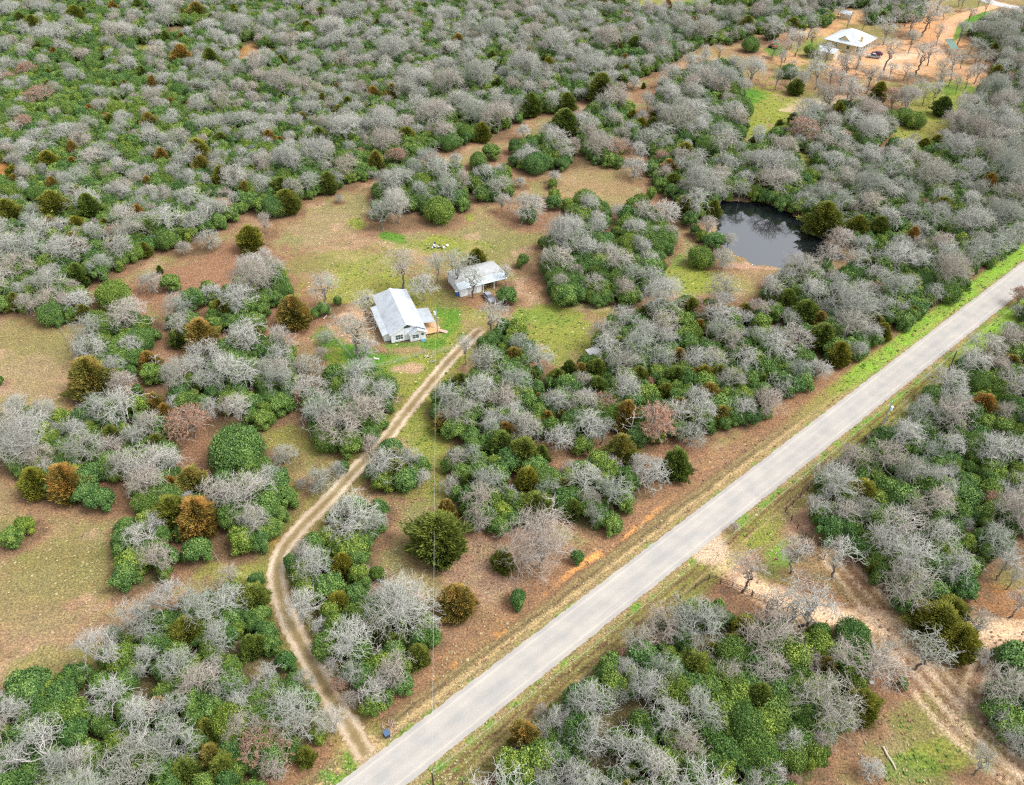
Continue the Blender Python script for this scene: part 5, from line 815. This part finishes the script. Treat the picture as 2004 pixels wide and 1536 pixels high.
# roadside bin, near the mouth of the driveway
p0 = G(758,1441); TB_ = empty('trash_bin', (p0.x, p0.y, 0), .55, 'dark blue wheeled trash bin beside the road at the driveway mouth', 'trash bin'); M_BIN = mat('navy_plastic', (.03,.05,.09), .4, .5)
q = MB(); q.add([(-.34,-.36,.1),(.34,-.36,.1),(.34,.3,.1),(-.34,.3,.1),(-.42,-.45,1.1),(.42,-.45,1.1),(.42,.4,1.1),(-.42,.4,1.1)], [(0,3,2,1),(4,5,6,7),(0,1,5,4),(1,2,6,5),(2,3,7,6),(3,0,4,7)]); q.build('body', M_BIN, TB_)
q = MB(); q.slab([(-.46,-.5,1.14),(.46,-.5,1.14),(.46,.46,1.24),(-.46,.46,1.24)], .05); q.build('lid', mat('blue_lid', (.07,.12,.21), .35, .5), TB_); q = MB(); q.tube([(-.4,.52,1.12),(.4,.52,1.12)], .03, 8); q.build('handle', M_BIN, TB_)
for s_ in (-1, 1): q = MB(); q.tube([(s_*.36,.34,.14),(s_*.44,.34,.14)], .14, 12); q.build('wheel', M_TYRE, TB_)

# ------------------------------------------------------------------ poles and wires
def pole(base, h, m, label, r=.15, cross=True, rz=0, tr=False, name='utility_pole', lean=(0,0)):
    e = empty(name, (base[0], base[1], 0), rz, label, 'utility pole'); q = MB(); q.tube([(0,0,-.3),(lean[0],lean[1],h)], [r, r*.65], 8); q.build('pole_shaft', m, e)
    if cross:
        q = MB(); q.box(-1.1, 1.1, -.06, .06, h-.55, h-.43); c_ = q.build('crossarm', m, e)
        for x_ in (-1.0, -.45, .45, 1.0): q = MB(); q.tube([(x_,0,h-.43),(x_,0,h-.2)], .05, 6); q.build('insulator', M_LAMP, c_)
    else: q = MB(); q.tube([(0,0,h),(0,0,h+.25)], .05, 6); q.build('insulator', M_LAMP, e)
    if tr: q = MB(); q.tube([(-.42,0,h-1.9),(-.42,0,h-.95)], .27, 12); t_ = q.build('transformer', mat('transformer_paint', (.72,.76,.80), .4, .5), e); q = MB(); q.tube([(-.42,0,h-.95),(-.42,0,h-.75)], .05, 6); q.build('bushing', M_LAMP, t_)
    return Vector((base[0]+lean[0], base[1]+lean[1], h))
ra = math.atan2(RN[1], RN[0])
T1 = pole(G(1845,752), 9.6, M_POLE, 'dark wooden utility pole on the right verge of the road', cross=False, name='utility_pole'); T2 = pole(G(1719,856), 9.8, mat('weathered_blue_grey', (.30,.36,.38), .8), 'blue grey utility pole with transformer on the right verge', cross=False, tr=True, rz=ra)
T3 = pole(G(857,660), 8.6, M_WOODP, 'pale utility pole with white transformer beside the farmhouse porch', .14, False, .2, True); b3 = G(843,1512,9.2); T4 = pole((b3.x+.15, b3.y), 9.2, M_POLE, 'dark utility pole cut off by the bottom edge of the photo', .15, False)
far = Vector((ROAD_A[0]+RD[0]*235-RN[0]*9.2, ROAD_A[1]+RD[1]*235-RN[1]*9.2, 9.6)); T0 = pole((far.x, far.y), 9.6, M_POLE, 'dark utility pole far along the right verge beyond the frame edge', cross=False) if False else far
M_WIRE = mat('aluminium_wire', (.45,.47,.45), .6, .3, .1)
def wire(a, b, sag, label, r=.016, name='power_line'):
    q = MB(); q.tube([a.lerp(b, t/24)-Vector((0,0,sag*4*(t/24)*(1-t/24))) for t in range(25)], r, 5); o = q.build(name, M_WIRE); tag(o, label, 'power line', 'power lines')
wire(T3, T4, .9, 'thin power line from the farmhouse pole down to the bottom edge pole', .018)
wire(T4, T2, 1.2, 'thin power line along the right verge below the transformer pole'); wire(T2, T1, .4, 'short power line between the two poles on the right verge'); wire(T1, T0, .9, 'power line leaving the dark pole towards the right edge')
hp = HO.location; wire(T3-Vector((0,0,.8)), Vector((hp.x+6.0, hp.y+9.5, 4.2)), .3, 'short service wire from the pole to the farmhouse roof')

# ------------------------------------------------------------------ fences
def fence(name, pts, label, m, step=2.4, h=1.5, rails=(.5,.95,1.42), pr=.085, rr_=.05, rname='rail', cat='fence', group=None):
    P = [G(*p) for p in pts]; P = [Vector((p.x, p.y, 0)) for p in P]; e = empty(name, P[0], 0, label, cat, group); o0 = P[0]; posts = []
    for a, b in zip(P, P[1:]):
        n = max(1, int(round((b-a).length/step)))
        for i in range(n): posts.append(a.lerp(b, i/n)-o0)
    posts.append(P[-1]-o0)
    pm = None
    for p in posts[:100]:
        if pm is None: q = MB(); q.tube([(0,0,-.2),(0,0,h)], pr, 8); pm = q.build('post', m, e); pm.location = p
        else: c_ = pm.copy(); COL.objects.link(c_); c_.parent = e; c_.location = p
    for z_ in rails: q = MB(); q.tube([p+Vector((0,0,z_+random.Random(z_).uniform(-.02, .02))) for p in posts], rr_, 5); q.build(rname, m, e)
fence('pipe_fence', [(1692,862),(1640,905),(1580,960),(1536,1003)], 'brown pipe fence following the right verge above the sandy entrance', M_RUSTP, group='pipe fences'); fence('pipe_fence', [(1536,1003),(1560,1035),(1590,1070),(1612,1095)], 'brown pipe fence angling back from the verge into the trees', M_RUSTP, group='pipe fences')
fence('pipe_fence', [(1360,1152),(1387,1134),(1432,1150),(1470,1166)], 'brown pipe fence left of the gnarled oak at the entrance', M_RUSTP, group='pipe fences')
fence('farm_gate', [(1472,1167),(1520,1185)], 'open brown pipe gate right of the gnarled oak', M_RUSTP, 3, 1.3, (.3,.6,.9,1.2), cat='gate')
M_TP = mat('green_steel_post', (.10,.13,.10), .7); M_WOV = mat('woven_wire', (.36,.42,.36), .6, .3)
fence('wire_fence', [(1360,1152),(1270,1218),(1180,1300),(1075,1388),(985,1466),(905,1536)], 'dark wire fence along the wood edge in the bottom right', mat('dark_wire', (.10,.08,.07), .8), 4, 1.3, (.3,.6,.9,1.2), .06, .016, 'strand')
fence('yard_fence', [(675,628),(640,640),(664,672),(693,706),(730,722),(770,712),(806,701),(834,691)], 'greenish wire yard fence curving round the lawn left of the farmhouse', M_WOV, 3, 1.2, (.2,.45,.7,.95,1.15), .045, .014, 'strand')
fence('yard_fence', [(846,694),(870,688),(897,680)], 'short greenish wire yard fence between the pole and the driveway', M_WOV, 3, 1.2, (.2,.45,.7,.95,1.15), .045, .014, 'strand')
fence('pasture_fence', [(108,628),(125,655),(150,690)], 'thin pale fence at the upper edge of the left pasture', M_WOODP, 3, 1.2, (.5,1.0), .06, .02, 'strand'); fence('pasture_fence', [(412,1072),(425,1095),(440,1118)], 'short thin fence above the bare oak at the lower field', M_WOODP, 3, 1.2, (.5,1.0), .06, .02, 'strand')

# ------------------------------------------------------------------ small things lying about
M_LOG = weathered('pale_log', (.56,.48,.38), (.40,.34,.28), 3, .9, .5)
def log(a, b, r, label, z=0, name='fallen_log'):
    A, B = G(*a), G(*b); q = MB(); d = (B-A); s = d.cross(Vector((0,0,1))).normalized(); q.tube([A+Vector((0,0,r)), A.lerp(B,.35)+s*.10+Vector((0,0,r*1.1)), A.lerp(B,.7)-s*.06+Vector((0,0,r)), B+Vector((0,0,r*.8))], [r, r*.92, r*.85, r*.7], 9); o = q.build(name, M_LOG); tag(o, label, 'log', 'fallen logs')
log((1728,1462),(1753,1507), .17, 'long pale straight log lying in the mossy clearing, bottom right'); log((633,625),(648,605), .12, 'pale plank like log beside the round dirt patch'); log((1610,745),(1617,738), .1, 'short pale log by the wood edge below the pond') if False else None
def pile(name, p, n, sx, sy, mats, label, cat, seed, hmax=.7, long=1.4):
    r = random.Random(seed); P = G(*p); e = empty(name, (P.x, P.y, 0), 0, label, cat)
    for mi, (pn, m) in enumerate(mats):
        q = MB()
        for i in range(1 if pn == 'sheet' else n):
            x, y, z = r.gauss(0, sx*.4), r.gauss(0, sy*.4), r.uniform(.05, hmax); a = r.uniform(0, PI); l = r.uniform(.4, long)
            if pn in ('branch', 'board'): q.tube([(x-math.cos(a)*l/2, y-math.sin(a)*l/2, z*.6), (x+math.cos(a)*l/2, y+math.sin(a)*l/2, z)], .06, 5)
            else:
                s_ = r.uniform(.2, .45); c_, s2 = math.cos(a)*s_, math.sin(a)*s_; q.slab([(x-c_, y-s2, z+.1), (x+s2, y-c_, z+.2), (x+c_, y+s2, z+.15), (x-s2, y+c_, z+.05)], .3)
        q.build(pn, m, e)
pile('debris_pile', (856,484), 9, 3.2, 1.6, [('board', M_LOG), ('scrap', mat('dark_scrap', (.05,.06,.09), .6)), ('bag', mat('pale_scrap', (.75,.74,.72), .7)), ('sheet', mat('pinkish_scrap', (.55,.36,.33), .8))], 'heap of dark and pale scrap in the green patch above the farmhouse', 'debris pile', 4)
pile('brush_pile', (840,698), 12, 2.6, .8, [('branch', M_LOG)], 'low pale stack of boards below the farmhouse pole', 'wood pile', 6, .4, 2.2); pile('brush_pile', (848,709), 10, 1.4, .9, [('branch', M_WOODP)], 'small grey brush heap below the stack of boards', 'brush pile', 7, .4)
pile('brush_pile', (1588,1072), 12, 1.4, 1.0, [('branch', M_POLE)], 'dark brush heap at the end of the pipe fence', 'brush pile', 8, .8); pile('brush_pile', (762,1420), 8, 1.2, 1.4, [('branch', mat('pinkish_wood', (.42,.28,.25), .9))], 'pinkish brown debris on the verge above the trash bin', 'brush pile', 9, .25)
pile('trash_heap', (1710,1335), 3, 1.2, .8, [('sheet', mat('pale_trash', (.45,.44,.42), .8)), ('branch', M_WOODP)], 'scattered pale litter beside the leaning oak trunk, lower right', 'litter', 10, .2); pile('brush_pile', (1850,158), 10, 3, 1.6, [('board', M_LOG), ('branch', mat('rust_scrap', (.40,.2,.13), .8))], 'rusty scrap and boards below the orange sandy yard', 'scrap pile', 11, .6, 3); pile('brush_pile', (1620,131), 8, 3, 1.2, [('board', mat('white_board', (.7,.66,.62), .7)), ('branch', M_POLE)], 'long scrap boards left of the orange sandy yard', 'scrap pile', 12, .7, 4)
p0 = G(1470,530); q = MB(); q.tube([(0,0,0),(0,0,1.9)], .09, 8); q.tube([(0,0,1.9),(0,0,2.0)], .13, 8); o = q.build('marker_post', M_TRIM); o.location = p0; tag(o, 'slim white post standing on the bank just below the pond', 'post')
p0 = G(896,578); e = empty('water_tank', (p0.x-.2, p0.y, 0), .3, 'blue and white upright tank at the left end of the barn', 'tank'); q = MB(); q.tube([(0,0,0),(0,0,1.3)], .5, 14); q.build('tank_body', mat('blue_plastic', (.05,.13,.36), .4, .5), e); q = MB(); q.tube([(0,0,1.3),(0,0,1.42)], [.5,.2], 14); q.build('lid', M_TRIM, e)
p0 = G(726,588); e = empty('water_barrel', (p0.x-.9, p0.y+.6, 0), 0, 'dark barrel at the left rear corner of the farmhouse', 'barrel'); q = MB(); q.tube([(0,0,0),(0,0,.45),(0,0,.95)], [.3,.34,.3], 14); q.build('barrel_body', mat('dark_barrel', (.05,.06,.12), .5), e); q = MB(); q.tube([(0,0,.95),(0,0,1.0)], .3, 14); q.build('lid', M_DARK, e)
p0 = G(737,703); q = MB(); q.box(-.6, .6, -.2, .2, 0, .25); q.box(-.6, -.5, -.2, .2, .25, .45); q.box(.5, .6, -.2, .2, .25, .45); o = q.build('feed_trough', mat('pale_trough', (.7,.72,.55), .6)); o.location = p0; o.rotation_euler = (0,0,-.3); tag(o, 'pale narrow trough on the bright lawn below the farmhouse', 'trough')
# gnarled dead tops: white snags standing out of the crowns
def snag(px, py, h, seed, label, spread=1.6, m=None, rb=.16, name='dead_snag'):
    r = np.random.default_rng(seed); P = G(px, py, h*.6); t = TB(); z0 = np.array([0,0,-.2]); tip = np.array([r.normal(0,.4), r.normal(0,.4), h])
    P1 = curve(z0, tip, np.array([0,0,1.]), 9, r, .035); t.tube(P1, rb, rb*.3, .9, 6)
    for i in range(7):
        k_ = r.integers(3, 8); a = r.uniform(0, 2*PI); d = np.array([math.cos(a), math.sin(a), r.uniform(.2, .9)]); P2 = curve(P1[k_], P1[k_]+d*spread*r.uniform(.6, 1.2), d, 6, r, .09); t.tube(P2, rb*.45, rb*.15, .9, 5)
        for j in range(3): d3 = d+r.normal(0, .6, 3); k3 = r.integers(2, 6); t.tube(curve(P2[k3], P2[k3]+d3*spread*.45, d3, 4, r, .1), rb*.2, .02, .9, 4)
    o = bpy.data.objects.new(name, tb_mesh(name, t, [m or M_SNAG])); COL.objects.link(o); o.location = (P.x, P.y, 0); tag(o, label, 'dead tree', 'dead snags')
M_SNAG = mat('bleached_wood', (.50,.47,.43), .8)
snag(1238,828, 7.5, 1, 'bleached white snag forking in front of the big brown cedar beside the russet tree'); snag(1082,992, 7, 2, 'bleached white snag above the huge bare oak by the road'); snag(303,706, 6, 3, 'small bleached snag on the shrub right of the red clearing', 1); snag(90,1475, 8.5, 4, 'large bleached snag with curling limbs in the bottom left corner', 2.8, None, .2); snag(742,205, 7, 5, 'white forked snag between two brown cedars in the far wood', 1.6); snag(1570,1362, 5, 6, 'thin white snag in the green thicket, bottom right', 1.2)

# ------------------------------------------------------------------ rough ground: grass tufts and fallen leaves as low clumps
def tuft_mesh(name, seed, n, h, sp, m):
    r = np.random.default_rng(seed); b = np.stack([r.normal(0, sp, n), r.normal(0, sp, n), np.zeros(n)], 1); d = np.stack([r.normal(0, .5, n), r.normal(0, .5, n), np.ones(n)], 1); L = h*r.uniform(.5, 1.2, n)[:,None]; s = np.stack([np.cos(r.uniform(0, 6.3, n)), np.sin(r.uniform(0, 6.3, n)), np.zeros(n)], 1)*.035
    V = np.stack([b-s, b+s, b+d*L+s*.3, b+d*L-s*.3], 1).reshape(-1, 3); return fast_mesh(name, V, np.arange(n*4).reshape(n, 4), [m])
M_STRAW = mat('straw', (.42,.36,.20), .8); M_GT = mat('green_tuft', (.16,.24,.05), .8); M_RT = mat('reddish_weed', (.30,.18,.11), .9)
def scatter(name, mats, npts, region, seed, label, cat, smin, smax):
    r = np.random.default_rng(seed); XX = r.uniform(-170, 170, npts*6); YY = 56+r.random(npts*6)**1.5*330; PX, PY, _ = px_of(XX, YY, 0); ok = (PX > -20)&(PX < 2024)&(PY < 1556)&(PY > 0)
    i, j = np.searchsorted(gy_, YY).clip(0, ny-1), np.searchsorted(gx_, XX).clip(0, nx-1); ci = i*nx+j; ss, nn = road_st(XX, YY); ok &= (np.abs(nn) > 3.5)&(sgn[ci] > 1)&(dd[ci] > 1.9); ok &= region(ci, XX, YY, nn, r); ix = np.nonzero(ok)[0][:npts]
    me = bpy.data.meshes.new(name); me.vertices.add(len(ix)); me.vertices.foreach_set('co', np.stack([XX[ix], YY[ix], XX[ix]*0], 1).astype(np.float32).ravel()); o = bpy.data.objects.new(name, me); COL.objects.link(o); tag(o, label, cat, kind='stuff')
    a = me.attributes.new('sc', 'FLOAT', 'POINT'); a.data.foreach_set('value', r.uniform(smin, smax, len(ix)).astype(np.float32)); a = me.attributes.new('rz', 'FLOAT', 'POINT'); a.data.foreach_set('value', r.uniform(0, 6.28, len(ix)).astype(np.float32))
    ng_ = bpy.data.node_groups.new(name, 'GeometryNodeTree'); ng_.interface.new_socket('Geometry', in_out='INPUT', socket_type='NodeSocketGeometry'); ng_.interface.new_socket('Geometry', in_out='OUTPUT', socket_type='NodeSocketGeometry'); N = ng_.nodes; Lk = ng_.links
    gi, go_ = N.new('NodeGroupInput'), N.new('NodeGroupOutput'); ip = N.new('GeometryNodeInstanceOnPoints'); cone = N.new('GeometryNodeMeshCone'); cone.inputs['Vertices'].default_value = 6; cone.inputs['Radius Top'].default_value = .5; cone.inputs['Radius Bottom'].default_value = .06; cone.inputs['Depth'].default_value = .34; cone.fill_type = 'NONE'
    sm = N.new('GeometryNodeSetMaterial'); sm.inputs['Material'].default_value = mats; ps = N.new('GeometryNodeSetPosition'); nz = N.new('ShaderNodeTexNoise'); nz.inputs['Scale'].default_value = 9; ms = N.new('ShaderNodeVectorMath'); ms.operation = 'MULTIPLY_ADD'; ms.inputs[1].default_value = (1.1,1.1,.7); ms.inputs[2].default_value = (-.55,-.55,-.25)
    Lk.new(nz.outputs['Color'], ms.inputs[0]); Lk.new(cone.outputs['Mesh'], ps.inputs['Geometry']); Lk.new(ms.outputs[0], ps.inputs['Offset']); Lk.new(ps.outputs[0], sm.inputs[0]); Lk.new(sm.outputs[0], ip.inputs['Instance']); Lk.new(gi.outputs[0], ip.inputs['Points'])
    def attr(n_): q = N.new('GeometryNodeInputNamedAttribute'); q.data_type = 'FLOAT'; q.inputs['Name'].default_value = n_; return q.outputs[0]
    cx = N.new('ShaderNodeCombineXYZ'); Lk.new(attr('rz'), cx.inputs[2]); Lk.new(cx.outputs[0], ip.inputs['Rotation']); Lk.new(attr('sc'), ip.inputs['Scale']); Lk.new(ip.outputs[0], go_.inputs[0]); md = o.modifiers.new('scatter', 'NODES'); md.node_group = ng_
scatter('dry_grass', M_STRAW, 9000, lambda ci, x, y, n, r: (lit[ci] < .5)&(n2[ci]*.6+n1[ci]*.6+r.normal(0, .07, len(x)) > .62), 3, 'pale dry grass tufts dotting the open pasture', 'grass', .12, .38)
scatter('reddish_weeds', M_RT, 5000, lambda ci, x, y, n, r: (((n > 3.6)&(n < 12))|((lit[ci] > .1)&(lit[ci] < .8)))&(r.random(len(x)) < .6), 4, 'reddish brown weeds and dead stems along the verges and under trees', 'weeds', .18, .5)
scatter('green_weeds', M_GT, 4000, lambda ci, x, y, n, r: (C[ci,1] > C[ci,0]*.95), 5, 'fresh green weeds in the moist patches', 'weeds', .2, .6)
